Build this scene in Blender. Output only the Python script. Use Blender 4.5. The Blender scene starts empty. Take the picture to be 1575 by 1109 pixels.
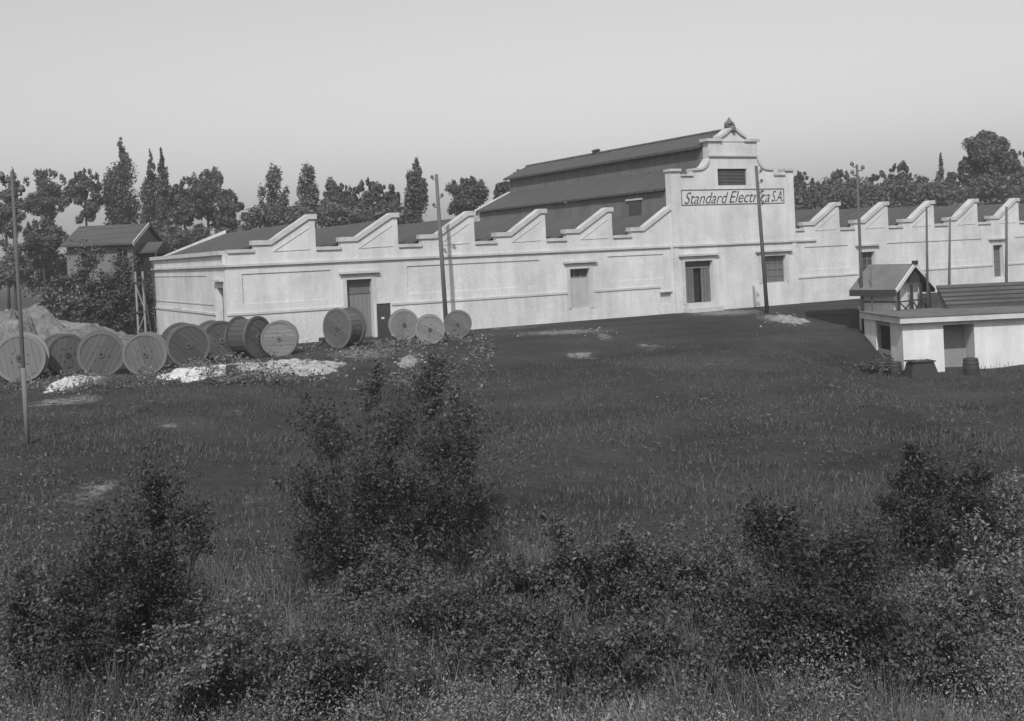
import bpy, math, random
import numpy as np
from mathutils import Matrix, Vector

random.seed(7)
RNG = np.random.default_rng(11)
sc = bpy.context.scene
COL = sc.collection

# ------------------------------------------------------------------ camera
HC = 4.20                      # camera height above the factory yard
F_PX, CX, HY, ROLL = 1715.75, 787.5, 390.05, 0.0441
cam_d = bpy.data.cameras.new('camera')
cam_d.sensor_width = 36.0
cam_d.lens = F_PX / 1575 * 36.0
cam_d.shift_y = -(554.5 - HY) / 1575
cam_d.clip_start = 0.1
cam_d.clip_end = 9000
cam = bpy.data.objects.new('camera', cam_d)
cam.matrix_world = Matrix.Translation((0, 0, HC)) @ Matrix.Rotation(math.pi / 2, 4, 'X') @ Matrix.Rotation(-ROLL, 4, 'Z')
COL.objects.link(cam)
sc.camera = cam

# ------------------------------------------------------------------ light
SUN_EL = math.radians(46)
SUN_AZ = (-0.15, -1.0)          # where the sun stands, seen on the ground plan
w = bpy.data.worlds.new('World')
sc.world = w
w.use_nodes = True
nt = w.node_tree
nt.nodes.clear()
sky = nt.nodes.new('ShaderNodeTexSky')
sky.sky_type = 'NISHITA'
sky.sun_disc = False
sky.sun_elevation = SUN_EL
sky.sun_rotation = math.atan2(SUN_AZ[0], SUN_AZ[1])
sky.air_density = 1.0
sky.dust_density = 2.4
bw = nt.nodes.new('ShaderNodeSeparateColor')      # black and white plate, sensitive to blue light only
bg = nt.nodes.new('ShaderNodeBackground')
bg.inputs['Strength'].default_value = 0.128
wo = nt.nodes.new('ShaderNodeOutputWorld')
nt.links.new(sky.outputs[0], bw.inputs[0])
nt.links.new(bw.outputs['Blue'], bg.inputs['Color'])
nt.links.new(bg.outputs[0], wo.inputs['Surface'])
sd = bpy.data.lights.new('sun', 'SUN')
sd.energy = 3.8
sd.angle = math.radians(0.8)
sun = bpy.data.objects.new('sun', sd)
sv = Vector((SUN_AZ[0], SUN_AZ[1], 0)).normalized() * math.cos(SUN_EL) + Vector((0, 0, math.sin(SUN_EL)))
sun.rotation_euler = sv.to_track_quat('Z', 'Y').to_euler()
COL.objects.link(sun)
sc.view_settings.view_transform = 'Standard'
sc.view_settings.look = 'None'
sc.view_settings.gamma = 1.0
sc.view_settings.use_curve_mapping = False
sc.view_settings.exposure = 0.0

# ------------------------------------------------------------------ helpers
def ray(x, y):
    dx, dy = x - CX, y - HY
    c, s = math.cos(ROLL), math.sin(ROLL)
    return (dx * c - dy * s) / F_PX, -(dx * s + dy * c) / F_PX

def at(x, y, Y):
    a, b = ray(x, y)
    return Vector((a * Y, Y, HC + b * Y))

def sm(a, b, x):
    t = np.clip((x - a) / (b - a), 0, 1)
    return t * t * (3 - 2 * t)

def height(X, Y):
    right = sm(10, 14.5, X)
    h = -1.4 * right * (1 - sm(46.6, 51.0, Y))
    h = h - 0.6 * (1 - right) * sm(-12, -3, X) * (1 - sm(38, 53, Y))
    h = h + 3.0 * (1 - sm(0.0, 9.5, Y))
    h = h + (0.05 * np.sin(X * 0.9 + 1.3 * np.sin(Y * 0.31)) * np.sin(Y * 0.7 + 0.6) + 0.03 * np.sin(X * 2.3 + Y * 1.7)) * (1 - sm(50, 57, Y))
    return h

def ground_at(x, y):
    a, b = ray(x, y)
    z = 0.0
    for _ in range(30):
        Y = (z - HC) / b
        z = 0.5 * z + 0.5 * float(height(a * Y, Y))
    Y = (z - HC) / b
    return Vector((a * Y, Y, float(height(a * Y, Y))))

class MB:
    def __init__(s):
        s.v, s.f = [], []
    def add(s, vs, fs):
        n = len(s.v)
        s.v += [tuple(p) for p in vs]
        s.f += [tuple(i + n for i in f) for f in fs]
        return s
    def box(s, x0, x1, y0, y1, z0, z1):
        return s.add([(x0, y0, z0), (x1, y0, z0), (x1, y1, z0), (x0, y1, z0), (x0, y0, z1), (x1, y0, z1), (x1, y1, z1), (x0, y1, z1)],
                     [(3, 2, 1, 0), (4, 5, 6, 7), (0, 1, 5, 4), (1, 2, 6, 5), (2, 3, 7, 6), (3, 0, 4, 7)])
    def prism(s, poly, y0, y1):          # poly in (x, z), counter-clockwise seen from -y
        n = len(poly)
        vs = [(p[0], y0, p[1]) for p in poly] + [(p[0], y1, p[1]) for p in poly]
        fs = [tuple(range(n)), tuple(range(2 * n - 1, n - 1, -1))]
        fs += [(i, i + n, (i + 1) % n + n, (i + 1) % n) for i in range(n)]
        return s.add(vs, fs)
    def prism_x(s, poly, x0, x1):        # poly in (y, z)
        n = len(poly)
        vs = [(x0, p[0], p[1]) for p in poly] + [(x1, p[0], p[1]) for p in poly]
        fs = [tuple(range(n)), tuple(range(2 * n - 1, n - 1, -1))]
        fs += [(i, i + n, (i + 1) % n + n, (i + 1) % n) for i in range(n)]
        return s.add(vs, fs)
    def tube(s, pts, rs, n=8):
        vs, fs = [], []
        for i, p in enumerate(pts):
            p = Vector(p)
            d = (Vector(pts[min(i + 1, len(pts) - 1)]) - Vector(pts[max(i - 1, 0)])).normalized()
            a = d.orthogonal().normalized() if abs(d.z) < 0.999 else Vector((1, 0, 0))
            a = (Vector((1, 0, 0)) - d * d.x)
            if a.length < 0.2: a = Vector((0, 1, 0)) - d * d.y
            a.normalize()
            b = d.cross(a)
            for k in range(n):
                t = 2 * math.pi * k / n
                vs.append(p + (a * math.cos(t) + b * math.sin(t)) * rs[i])
        for i in range(len(pts) - 1):
            for k in range(n):
                fs.append((i * n + k, i * n + (k + 1) % n, (i + 1) * n + (k + 1) % n, (i + 1) * n + k))
        fs.append(tuple(range(n - 1, -1, -1)))
        fs.append(tuple(range((len(pts) - 1) * n, len(pts) * n)))
        return s.add(vs, fs)
    def bar(s, p, q, a, b=None):         # a square bar from p to q
        p, q = Vector(p), Vector(q)
        b = a if b is None else b
        d = (q - p).normalized()
        u = d.cross(Vector((0, 0, 1)))
        if u.length < 0.05: u = Vector((1, 0, 0))
        u.normalize()
        v = d.cross(u)
        u, v = u * a / 2, v * b / 2
        vs = [p - u - v, p + u - v, p + u + v, p - u + v, q - u - v, q + u - v, q + u + v, q - u + v]
        return s.add(vs, [(3, 2, 1, 0), (4, 5, 6, 7), (0, 1, 5, 4), (1, 2, 6, 5), (2, 3, 7, 6), (3, 0, 4, 7)])
    def mesh(s, name, m, smooth=False):
        me = bpy.data.meshes.new(name)
        me.from_pydata(s.v, [], s.f)
        me.materials.append(m)
        if smooth:
            me.shade_smooth()
        me.update()
        return me
    def build(s, name, m, parent=None, smooth=False):
        return link(name, s.mesh(name, m, smooth), parent)

def link(name, data, parent=None):
    o = bpy.data.objects.new(name, data)
    COL.objects.link(o)
    if parent is not None:
        o.parent = parent
    return o

def tag(o, label=None, cat=None, group=None, kind=None):
    if label: o['label'] = label
    if cat: o['category'] = cat
    if group: o['group'] = group
    if kind: o['kind'] = kind
    return o

def empty(name, loc, rz=0.0):
    o = bpy.data.objects.new(name, None)
    o.empty_display_size = 0.3
    o.location = loc
    o.rotation_euler = (0, 0, rz)
    COL.objects.link(o)
    return o

def copy_tree(o, parent=None):
    c = o.copy()
    COL.objects.link(c)
    c.parent = parent
    for ch in list(o.children):
        copy_tree(ch, c)
    return c

def np_mesh(name, V, faces, m, smooth=False):
    """V (n,3), faces (k, m) index array with m = 3 or 4"""
    me = bpy.data.meshes.new(name)
    k, mm = faces.shape
    me.vertices.add(len(V))
    me.vertices.foreach_set('co', V.astype(np.float32).ravel())
    me.loops.add(k * mm)
    me.loops.foreach_set('vertex_index', faces.astype(np.int32).ravel())
    me.polygons.add(k)
    me.polygons.foreach_set('loop_start', np.arange(0, k * mm, mm, dtype=np.int32))
    me.update(calc_edges=True)
    me.materials.append(m)
    if smooth:
        me.shade_smooth()
    return me

# ------------------------------------------------------------------ materials (all grey: the print has no colour)
def mat(name, dark, light, scale=3.0, rough=0.85, bump=0.3, bscale=40.0, stretch=(1, 1, 1), spec=0.2, fine=0.35, island=0.0, streak=0.0, bdist=0.02):
    m = bpy.data.materials.new(name)
    m.use_nodes = True
    t = m.node_tree
    N, L = t.nodes, t.links
    b = N['Principled BSDF']
    b.inputs['Roughness'].default_value = rough
    b.inputs['Specular IOR Level'].default_value = spec
    tc = N.new('ShaderNodeTexCoord')
    mp = N.new('ShaderNodeMapping')
    mp.inputs['Scale'].default_value = stretch
    L.new(tc.outputs['Object'], mp.inputs['Vector'])
    n1 = N.new('ShaderNodeTexNoise')
    n1.inputs['Scale'].default_value = scale
    n1.inputs['Detail'].default_value = 6
    n1.inputs['Roughness'].default_value = 0.62
    L.new(mp.outputs[0], n1.inputs['Vector'])
    n2 = N.new('ShaderNodeTexNoise')
    n2.inputs['Scale'].default_value = bscale
    n2.inputs['Detail'].default_value = 4
    L.new(mp.outputs[0], n2.inputs['Vector'])
    mx = N.new('ShaderNodeMix')
    mx.inputs['Factor'].default_value = fine
    L.new(n1.outputs['Fac'], mx.inputs['A'])
    L.new(n2.outputs['Fac'], mx.inputs['B'])
    fac = mx.outputs['Result']
    if streak:
        mp2 = N.new('ShaderNodeMapping')
        mp2.inputs['Scale'].default_value = (1.0, 1.0, 0.15)
        L.new(tc.outputs['Object'], mp2.inputs['Vector'])
        n3 = N.new('ShaderNodeTexNoise')
        n3.inputs['Scale'].default_value = 1.6
        n3.inputs['Detail'].default_value = 5
        n3.inputs['Roughness'].default_value = 0.7
        L.new(mp2.outputs[0], n3.inputs['Vector'])
        mx2 = N.new('ShaderNodeMix')
        mx2.inputs['Factor'].default_value = streak
        L.new(fac, mx2.inputs['A'])
        L.new(n3.outputs['Fac'], mx2.inputs['B'])
        fac = mx2.outputs['Result']
    if island:
        g = N.new('ShaderNodeNewGeometry')
        mx3 = N.new('ShaderNodeMix')
        mx3.inputs['Factor'].default_value = island
        L.new(fac, mx3.inputs['A'])
        L.new(g.outputs['Random Per Island'], mx3.inputs['B'])
        fac = mx3.outputs['Result']
    cr = N.new('ShaderNodeValToRGB')
    cr.color_ramp.elements[0].position = 0.30
    cr.color_ramp.elements[1].position = 0.70
    if island:
        cr.color_ramp.elements[0].position = 0.12
        cr.color_ramp.elements[1].position = 0.88
    cr.color_ramp.elements[0].color = (dark, dark, dark, 1)
    cr.color_ramp.elements[1].color = (light, light, light, 1)
    L.new(fac, cr.inputs['Fac'])
    L.new(cr.outputs['Color'], b.inputs['Base Color'])
    if bump:
        bp = N.new('ShaderNodeBump')
        bp.inputs['Strength'].default_value = bump
        bp.inputs['Distance'].default_value = bdist
        L.new(n2.outputs['Fac'], bp.inputs['Height'])
        L.new(bp.outputs['Normal'], b.inputs['Normal'])
    return m

def tile_mat(name, dark, light, axis, period):
    """roof tiles: rows of rounded tiles as fine relief (too far off to pick apart)"""
    m = mat(name, dark, light, 0.8, 0.8, 0.0, 9.0, stretch=(0.5, 3.0, 0.5), fine=0.4)
    t = m.node_tree
    N, L = t.nodes, t.links
    tc = N.new('ShaderNodeTexCoord')
    wv = N.new('ShaderNodeTexWave')
    wv.wave_type = 'BANDS'
    wv.bands_direction = axis
    wv.inputs['Scale'].default_value = 0.314 / period
    wv.inputs['Distortion'].default_value = 0.5
    wv.inputs['Detail Scale'].default_value = 3
    L.new(tc.outputs['Object'], wv.inputs['Vector'])
    bp = N.new('ShaderNodeBump')
    bp.inputs['Strength'].default_value = 0.6
    bp.inputs['Distance'].default_value = 0.05
    L.new(wv.outputs['Fac'], bp.inputs['Height'])
    L.new(bp.outputs['Normal'], N['Principled BSDF'].inputs['Normal'])
    return m

def leaf_mat(name, dark, light):
    m = mat(name, dark, light, 1.5, 0.6, 0.0, 9.0, spec=0.25, island=0.6)
    t = m.node_tree
    N, L = t.nodes, t.links
    b = N['Principled BSDF']
    tr = N.new('ShaderNodeBsdfTranslucent')
    src = b.inputs['Base Color'].links[0].from_socket
    L.new(src, tr.inputs['Color'])
    mx = N.new('ShaderNodeMixShader')
    mx.inputs['Fac'].default_value = 0.25
    L.new(b.outputs[0], mx.inputs[1])
    L.new(tr.outputs[0], mx.inputs[2])
    L.new(mx.outputs[0], N['Material Output'].inputs['Surface'])
    return m

M = {}
M['ground'] = mat('meadow', 0.014, 0.062, 0.22, 0.95, 0.8, 7.0, stretch=(0.7, 1.2, 1), fine=0.33, spec=0.05, bdist=0.06)
def add_bare(m):
    """bare pale earth showing through the grass where the mesh attribute 'bare' says the turf is worn"""
    t = m.node_tree
    N, L = t.nodes, t.links
    b = N['Principled BSDF']
    grass = b.inputs['Base Color'].links[0].from_socket
    at_ = N.new('ShaderNodeAttribute')
    at_.attribute_name = 'bare'
    tc = N.new('ShaderNodeTexCoord')
    n1 = N.new('ShaderNodeTexNoise')
    n1.inputs['Scale'].default_value = 2.3
    n1.inputs['Detail'].default_value = 8
    n1.inputs['Roughness'].default_value = 0.72
    L.new(tc.outputs['Object'], n1.inputs['Vector'])
    a1 = N.new('ShaderNodeMath'); a1.operation = 'MULTIPLY_ADD'
    L.new(n1.outputs['Fac'], a1.inputs[0]); a1.inputs[1].default_value = 2.2
    L.new(at_.outputs['Fac'], a1.inputs[2])
    a2 = N.new('ShaderNodeMapRange')
    L.new(a1.outputs[0], a2.inputs['Value'])
    a2.inputs['From Min'].default_value = 1.55
    a2.inputs['From Max'].default_value = 2.2
    n2 = N.new('ShaderNodeTexNoise')
    n2.inputs['Scale'].default_value = 6.0
    n2.inputs['Detail'].default_value = 6
    L.new(tc.outputs['Object'], n2.inputs['Vector'])
    cr = N.new('ShaderNodeValToRGB')
    cr.color_ramp.elements[0].position, cr.color_ramp.elements[1].position = 0.35, 0.68
    cr.color_ramp.elements[0].color = (0.10, 0.10, 0.10, 1)
    cr.color_ramp.elements[1].color = (0.36, 0.36, 0.36, 1)
    L.new(n2.outputs['Fac'], cr.inputs['Fac'])
    mx = N.new('ShaderNodeMix'); mx.data_type = 'RGBA'
    L.new(a2.outputs[0], mx.inputs['Factor'])
    L.new(grass, mx.inputs['A'])
    L.new(cr.outputs['Color'], mx.inputs['B'])
    L.new(mx.outputs['Result'], b.inputs['Base Color'])
add_bare(M['ground'])
M['dirt'] = mat('pale_dirt', 0.09, 0.34, 3.5, 0.95, 0.6, 14.0, spec=0.05, bdist=0.05)
M['dirt2'] = mat('broken_rubble', 0.12, 0.75, 3.2, 0.95, 0.8, 9.0, spec=0.05, bdist=0.08)
M['spoil'] = mat('grey_spoil', 0.05, 0.22, 1.6, 0.95, 0.9, 5.0, spec=0.05, bdist=0.12)
M['bank'] = mat('pale_sand_bank', 0.14, 0.46, 2.6, 0.95, 0.7, 9.0, spec=0.05, bdist=0.05)
M['sand'] = mat('pale_sand', 0.30, 0.68, 3.5, 0.95, 0.7, 11.0, spec=0.05, bdist=0.04)
M['stucco'] = mat('lime_render', 0.32, 0.66, 0.42, 0.9, 0.3, 7.0, streak=0.34, fine=0.28)
M['coping'] = mat('coping_render', 0.30, 0.50, 1.2, 0.9, 0.3, 18.0, fine=0.3)
M['trim'] = mat('trim_render', 0.30, 0.54, 1.0, 0.9, 0.25, 20.0, streak=0.3)
M['roof'] = tile_mat('dark_roof_tiles', 0.035, 0.095, 'Y', 0.45)
M['nave_roof'] = tile_mat('hall_roof_tiles', 0.035, 0.10, 'Y', 0.45)
M['clerestory'] = mat('weathered_render', 0.07, 0.17, 0.7, 0.9, 0.3, 14.0, streak=0.5)
M['glass'] = mat('dusty_glass', 0.03, 0.06, 2.0, 0.25, 0.0, 10.0, spec=0.5)
M['door'] = mat('grey_door_paint', 0.13, 0.20, 1.5, 0.7, 0.2, 20.0, streak=0.4)
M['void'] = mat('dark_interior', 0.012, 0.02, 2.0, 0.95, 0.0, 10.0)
M['shutter'] = mat('grey_shutter_paint', 0.09, 0.14, 2.0, 0.7, 0.2, 20.0)
M['blind'] = mat('pale_shutter_paint', 0.26, 0.40, 1.5, 0.8, 0.2, 20.0, streak=0.5)
M['letter'] = mat('black_sign_paint', 0.02, 0.05, 4.0, 0.7, 0.0, 20.0)
M['pole'] = mat('weathered_timber_pole', 0.055, 0.11, 3.0, 0.9, 0.5, 30.0, stretch=(4, 4, 0.5))
M['porcelain'] = mat('insulator_porcelain', 0.06, 0.10, 3.0, 0.3, 0.0, 10.0, spec=0.5)
M['reel'] = mat('reel_boards', 0.10, 0.19, 2.0, 0.9, 0.4, 16.0, stretch=(3, 3, 0.7), island=0.35)
M['reel_dark'] = mat('dark_reel_boards', 0.06, 0.115, 2.0, 0.9, 0.4, 16.0, stretch=(3, 3, 0.7), island=0.35)
M['reel_pale'] = mat('pale_reel_boards', 0.14, 0.20, 2.0, 0.9, 0.4, 16.0, stretch=(3, 3, 0.7), island=0.35)
def vary(m, lo, hi):
    """each reel flange weathered a little differently"""
    t = m.node_tree
    b = t.nodes['Principled BSDF']
    src = b.inputs['Base Color'].links[0].from_socket
    oi = t.nodes.new('ShaderNodeObjectInfo')
    mr = t.nodes.new('ShaderNodeMapRange')
    mr.inputs['To Min'].default_value, mr.inputs['To Max'].default_value = lo, hi
    t.links.new(oi.outputs['Random'], mr.inputs['Value'])
    hs = t.nodes.new('ShaderNodeHueSaturation')
    t.links.new(mr.outputs[0], hs.inputs['Value'])
    t.links.new(src, hs.inputs['Color'])
    t.links.new(hs.outputs[0], b.inputs['Base Color'])
for k_ in ('reel', 'reel_dark', 'reel_pale', 'pole'):
    vary(M[k_], 0.7, 1.3)
M['iron'] = mat('dark_iron', 0.025, 0.05, 4.0, 0.6, 0.2, 30.0, spec=0.4)
M['darkwood'] = mat('tarred_boards', 0.022, 0.05, 2.5, 0.85, 0.4, 18.0, stretch=(5, 5, 0.8), island=0.3)
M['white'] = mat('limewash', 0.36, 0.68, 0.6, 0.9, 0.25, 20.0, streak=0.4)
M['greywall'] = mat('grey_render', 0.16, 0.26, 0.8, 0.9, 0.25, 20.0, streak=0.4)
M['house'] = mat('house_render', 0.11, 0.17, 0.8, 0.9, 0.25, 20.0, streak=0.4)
M['bark'] = mat('bark', 0.03, 0.06, 3.0, 0.95, 0.6, 20.0, stretch=(3, 3, 0.5))
M['palebark'] = mat('pale_bark', 0.22, 0.38, 3.0, 0.95, 0.6, 20.0, stretch=(3, 3, 0.5))
M['leaf'] = leaf_mat('tree_leaves', 0.05, 0.14)
M['leaf_pale'] = leaf_mat('pale_tree_leaves', 0.08, 0.19)
M['shrub'] = leaf_mat('shrub_leaves', 0.014, 0.15)  # light end paints the shine of glossy leaves as colour
M['shrub_dark'] = leaf_mat('dark_shrub_leaves', 0.010, 0.095)
M['weed'] = leaf_mat('weed_leaves', 0.022, 0.23)  # brightest leaves stand in for reflections off glossy foliage
M['straw'] = leaf_mat('pale_grass', 0.10, 0.42)

# ------------------------------------------------------------------ ground
xs = np.unique(np.concatenate([np.linspace(-4000, -120, 12), np.linspace(-120, -40, 24), np.arange(-40, 45.1, 0.3), np.linspace(45, 130, 24), np.linspace(130, 4000, 12)]))
ys = np.unique(np.concatenate([np.linspace(-600, -12, 8), np.arange(-12, 70.1, 0.3), np.linspace(70, 140, 20), np.linspace(140, 6000, 14)]))
GX, GY = np.meshgrid(xs, ys)
GZ = height(GX, GY)
V = np.stack([GX.ravel(), GY.ravel(), GZ.ravel()], 1)
nx, ny = len(xs), len(ys)
I = np.arange(nx * ny).reshape(ny, nx)
Q = np.stack([I[:-1, :-1], I[:-1, 1:], I[1:, 1:], I[1:, :-1]], -1).reshape(-1, 4)
gme = np_mesh('ground', V, Q, M['ground'], True)
bare = np.zeros(len(V))
for (x, y, rx, ry, amp) in [(892, 546, 26, 6, 0.9), (1000, 533, 24, 4, 0.75), (865, 511, 75, 4, 0.85), (930, 517, 12, 7, 0.8), (1115, 481, 60, 5, 0.9), (1205, 492, 34, 10, 0.8),
                            (145, 755, 34, 20, 0.75), (108, 616, 40, 8, 0.9), (110, 592, 40, 12, 0.9), (720, 522, 60, 6, 0.5), (560, 545, 70, 10, 0.75), (262, 655, 16, 4, 0.8),
                            (440, 567, 85, 13, 0.95), (300, 574, 75, 12, 0.9), (215, 578, 50, 6, 0.6), (630, 556, 24, 12, 0.8), (440, 980, 40, 60, 0.42), (410, 880, 34, 60, 0.45), (385, 780, 28, 50, 0.45), (365, 700, 22, 36, 0.42), (350, 640, 18, 26, 0.42), (1100, 560, 120, 8, 0.38), (980, 580, 140, 7, 0.34), (760, 600, 60, 8, 0.38), (1220, 545, 60, 10, 0.4), (220, 620, 80, 8, 0.42), (1250, 640, 120, 10, 0.34), (712, 712, 16, 6, 0.6),
                            (60, 480, 110, 26, 0.75), (150, 500, 90, 12, 0.6), (1330, 505, 40, 14, 0.3), (780, 505, 60, 4, 0.6), (880, 1060, 240, 40, 0.35)]:
    p, q = ground_at(x, y), ground_at(x + rx, y)
    u, v = ground_at(x, y - ry), ground_at(x, y + ry)
    ax, ay = (q - p).length, abs(u.y - v.y) / 2 + 0.15
    cy = (u.y + v.y) / 2
    d2 = ((V[:, 0] - p.x) / ax) ** 2 + ((V[:, 1] - cy) / ay) ** 2
    bare = np.maximum(bare, amp * np.exp(-d2 * 0.8))
att = gme.attributes.new('bare', 'FLOAT', 'POINT')
att.data.foreach_set('value', bare.astype(np.float32))
tag(link('ground', gme), kind='structure')

def mound(name, cx, cy, rx, ry, hgt, m, seed, rz=0.0, lift=0.03):
    """a low irregular heap or patch that follows the ground"""
    r = np.random.default_rng(seed)
    ph = r.uniform(0, 6.28, 6)
    n, k = 90, 16
    vs, fs = [], []
    c, s = math.cos(rz), math.sin(rz)
    for j in range(k + 1):
        q = j / k
        for i in range(n):
            a = 2 * math.pi * i / n
            e = 1 + 0.18 * math.sin(2 * a + ph[0]) + 0.14 * math.sin(3 * a + ph[1]) + 0.12 * math.sin(5 * a + ph[2]) + 0.08 * math.sin(9 * a + ph[3]) + 0.06 * math.sin(17 * a + ph[5]) + 0.05 * math.sin(31 * a + ph[2])
            x, y = rx * q * e * math.cos(a), ry * q * e * math.sin(a)
            X, Y = cx + x * c - y * s, cy + x * s + y * c
            z = float(height(X, Y)) + lift + (hgt * (1 - q * q) * (1 + 0.25 * math.sin(4 * q * 3 + 3 * a + ph[4]) + min(0.2, 0.11 / max(hgt, 0.01)) * math.sin(9 * X + ph[1]) * math.sin(8 * Y + ph[3]) + 0.12 * math.sin(1.9 * X + ph[0]) * math.sin(2.3 * Y + ph[5]))) - (0.25 if j == k else 0)
            vs.append((X, Y, z))
    for j in range(k):
        for i in range(n):
            fs.append((j * n + i, (j + 1) * n + i, (j + 1) * n + (i + 1) % n, j * n + (i + 1) % n))
    me = bpy.data.meshes.new(name)
    me.from_pydata(vs, [], fs)
    me.materials.append(m)
    me.shade_smooth()
    return link(name, me)

def mound_px(name, x, y, rxpx, rypx, hgt, m, seed, rz=0.0, lift=0.03):
    p = ground_at(x, y)
    q = ground_at(x + rxpx, y)
    u, v = ground_at(x, y - rypx), ground_at(x, y + rypx)
    return mound(name, p.x, p.y, (q - p).length, max(0.3, (u - v).length / 2), hgt, m, seed, rz, lift)

# ------------------------------------------------------------------ factory
P = 4.712                      # width of one sawtooth bay
TH = 0.5012
FAC = empty('factory_building', (-10.349, 59.0, 0.0), TH)
tag(FAC, 'long pale rendered factory with sawtooth parapets and a stepped gable hall', 'factory')
S0, S1 = -4.86, 68.0           # ends of the front wall
T0, T1 = 23.3, 33.5            # the stepped gable
D = 18.5                       # depth of the sawtooth sheds
ZC, ZV, ZF, ZP = 4.25, 5.02, 5.48, 6.76

def relief_wall(s0, s1, z0, z1, cells, yf, yb):
    """wall sheet in the x-z plane; cells = (a, b, c, d, depth) rectangles: depth None is an opening, a number a recess behind yf"""
    mb = MB()
    X = sorted({s0, s1, *[c[0] for c in cells], *[c[1] for c in cells]})
    Z = sorted({z0, z1, *[c[2] for c in cells], *[c[3] for c in cells]})
    X = [x for x in X if s0 <= x <= s1]
    Z = [z for z in Z if z0 <= z <= z1]
    def dep(i, j):
        if i < 0 or j < 0 or i >= len(X) - 1 or j >= len(Z) - 1: return None
        mx_, mz = (X[i] + X[i + 1]) / 2, (Z[j] + Z[j + 1]) / 2
        d = yf
        for a, b, c, e, q in cells:
            if a < mx_ < b and c < mz < e:
                d = None if q is None else yf + q
        return d
    for i in range(len(X) - 1):
        for j in range(len(Z) - 1):
            d = dep(i, j)
            if d is None: continue
            a, b, c, e = X[i], X[i + 1], Z[j], Z[j + 1]
            mb.add([(a, d, c), (b, d, c), (b, d, e), (a, d, e)], [(0, 1, 2, 3)])
            mb.add([(a, yb, c), (b, yb, c), (b, yb, e), (a, yb, e)], [(3, 2, 1, 0)])
            for di, dj, p, q in ((-1, 0, (a, c), (a, e)), (1, 0, (b, e), (b, c)), (0, -1, (b, c), (a, c)), (0, 1, (a, e), (b, e))):
                o = dep(i + di, j + dj)
                o = yb if o is None else o
                if o > d + 1e-6:
                    mb.add([(p[0], d, p[1]), (q[0], d, q[1]), (q[0], o, q[1]), (p[0], o, p[1])], [(3, 2, 1, 0)])
    return mb

# openings of the front wall: (a, b, z0, z1)
DOOR1 = (1.62, 3.05, 0.0, 3.18)
CAB = (3.22, 4.10, 0.0, 1.80)
HATCH = (15.68, 17.05, 0.75, 3.12)
VENT = (22.2, 23.05, 0.62, 1.36)
TDOOR = (24.10, 26.30, 0.55, 3.22)
TWIN = (30.40, 32.50, 1.52, 3.30)
RW1 = (39.45, 40.90, 1.75, 3.22)
RW2 = (53.40, 54.45, 0.8, 3.22)
left_cells = [(*DOOR1, None), (*CAB, None), (*HATCH, None), (*VENT, None),
              (-4.0, 0.75, 2.22, 3.76, 0.05), (5.15, 13.6, 2.22, 3.76, 0.05), (18.4, 22.6, 2.22, 3.76, 0.05)]
right_cells = [(*RW1, None), (*RW2, None), (34.4, 38.4, 2.22, 3.76, 0.05), (42.2, 52.2, 2.22, 3.76, 0.05), (56, 66, 2.22, 3.76, 0.05)]
relief_wall(S0, T0, 0, ZC, left_cells, 0.0, 0.4).build('front_wall', M['stucco'], FAC)
relief_wall(T1, S1, 0, ZC, right_cells, 0.0, 0.4).build('front_wall', M['stucco'], FAC)

def plinth(a, b, gaps, y):
    x = a
    for g0, g1 in gaps + [(b, b)]:
        if g0 > x + 0.05:
            m_ = MB().box(x, g0, y - 0.05, y, -0.3, 1.66)
            m_.build('plinth', M['stucco'], FAC)
            MB().box(x, g0, y - 0.10, y + 0.002, 1.66, 1.78).build('plinth_cap', M['trim'], FAC)
        x = g1
plinth(S0, T0, [(DOOR1[0] - 0.25, DOOR1[1] + 0.12), (CAB[0] - 0.05, CAB[1] + 0.05), (HATCH[0] - 0.3, HATCH[1] + 0.3), (VENT[0], T0 - 0.05)], 0.0)
plinth(T1 + 0.002, S1, [(RW2[0] - 0.2, RW2[1] + 0.2)], 0.0)

# sawtooth parapet, one tooth a part with its own coping
def tooth(k, lo, hi):
    """tooth whose peak stands at s = k P; clipped to lo..hi"""
    pk = k * P
    ZP, ZF, ZV = 6.76 + random.uniform(-0.04, 0.04), 5.48 + random.uniform(-0.03, 0.03), 5.02 + random.uniform(-0.03, 0.03)
    pts = [(pk - 3.32, ZC), (pk, ZC), (pk, ZP - 0.26), (pk - 0.42, ZP - 0.26), (pk - 2.42, ZF - 0.24), (pk - 3.32, ZF - 0.24)]
    top = [(pk + 0.10, ZP - 0.26), (pk + 0.10, ZP), (pk - 0.40, ZP), (pk - 2.44, ZF), (pk - 3.42, ZF), (pk - 3.42, ZF - 0.24), (pk - 2.40, ZF - 0.24), (pk - 0.36, ZP - 0.26)]
    if pk > hi:
        def cl(q): return [(min(a, hi), b) for a, b in q]
        pts, top = cl(pts), cl(top)
    t_ = MB().prism(pts, 0.0, 0.4).build('sawtooth_parapet', M['stucco'], FAC)
    MB().prism(top, -0.09, 0.46).build('coping', M['coping'], t_)
    # small raised triangular panel moulding on the tooth
    a = (pk - 2.3, 4.86); b = (pk - 0.35, 4.90); c = (pk - 0.35, 6.02)
    if pk <= hi:
        mm = MB()
        mm.bar((a[0], -0.012, a[1]), (b[0], -0.012, b[1]), 0.03, 0.03)
        mm.bar((a[0], -0.012, a[1]), (c[0], -0.012, c[1]), 0.03, 0.03)
        mm.build('panel_moulding', M['trim'], t_)
    # low parapet in the valley to the left
    va, vb = max((k - 1) * P, lo), pk - 3.32
    if vb > va + 0.1:
        v_ = MB().box(va, vb, 0.0, 0.4, ZC, ZV - 0.18).build('valley_parapet', M['stucco'], FAC)
        MB().box(va + (0.0 if va > lo else -0.12), vb, -0.09, 0.44, ZV - 0.18, ZV).build('coping', M['coping'], v_)

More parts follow.
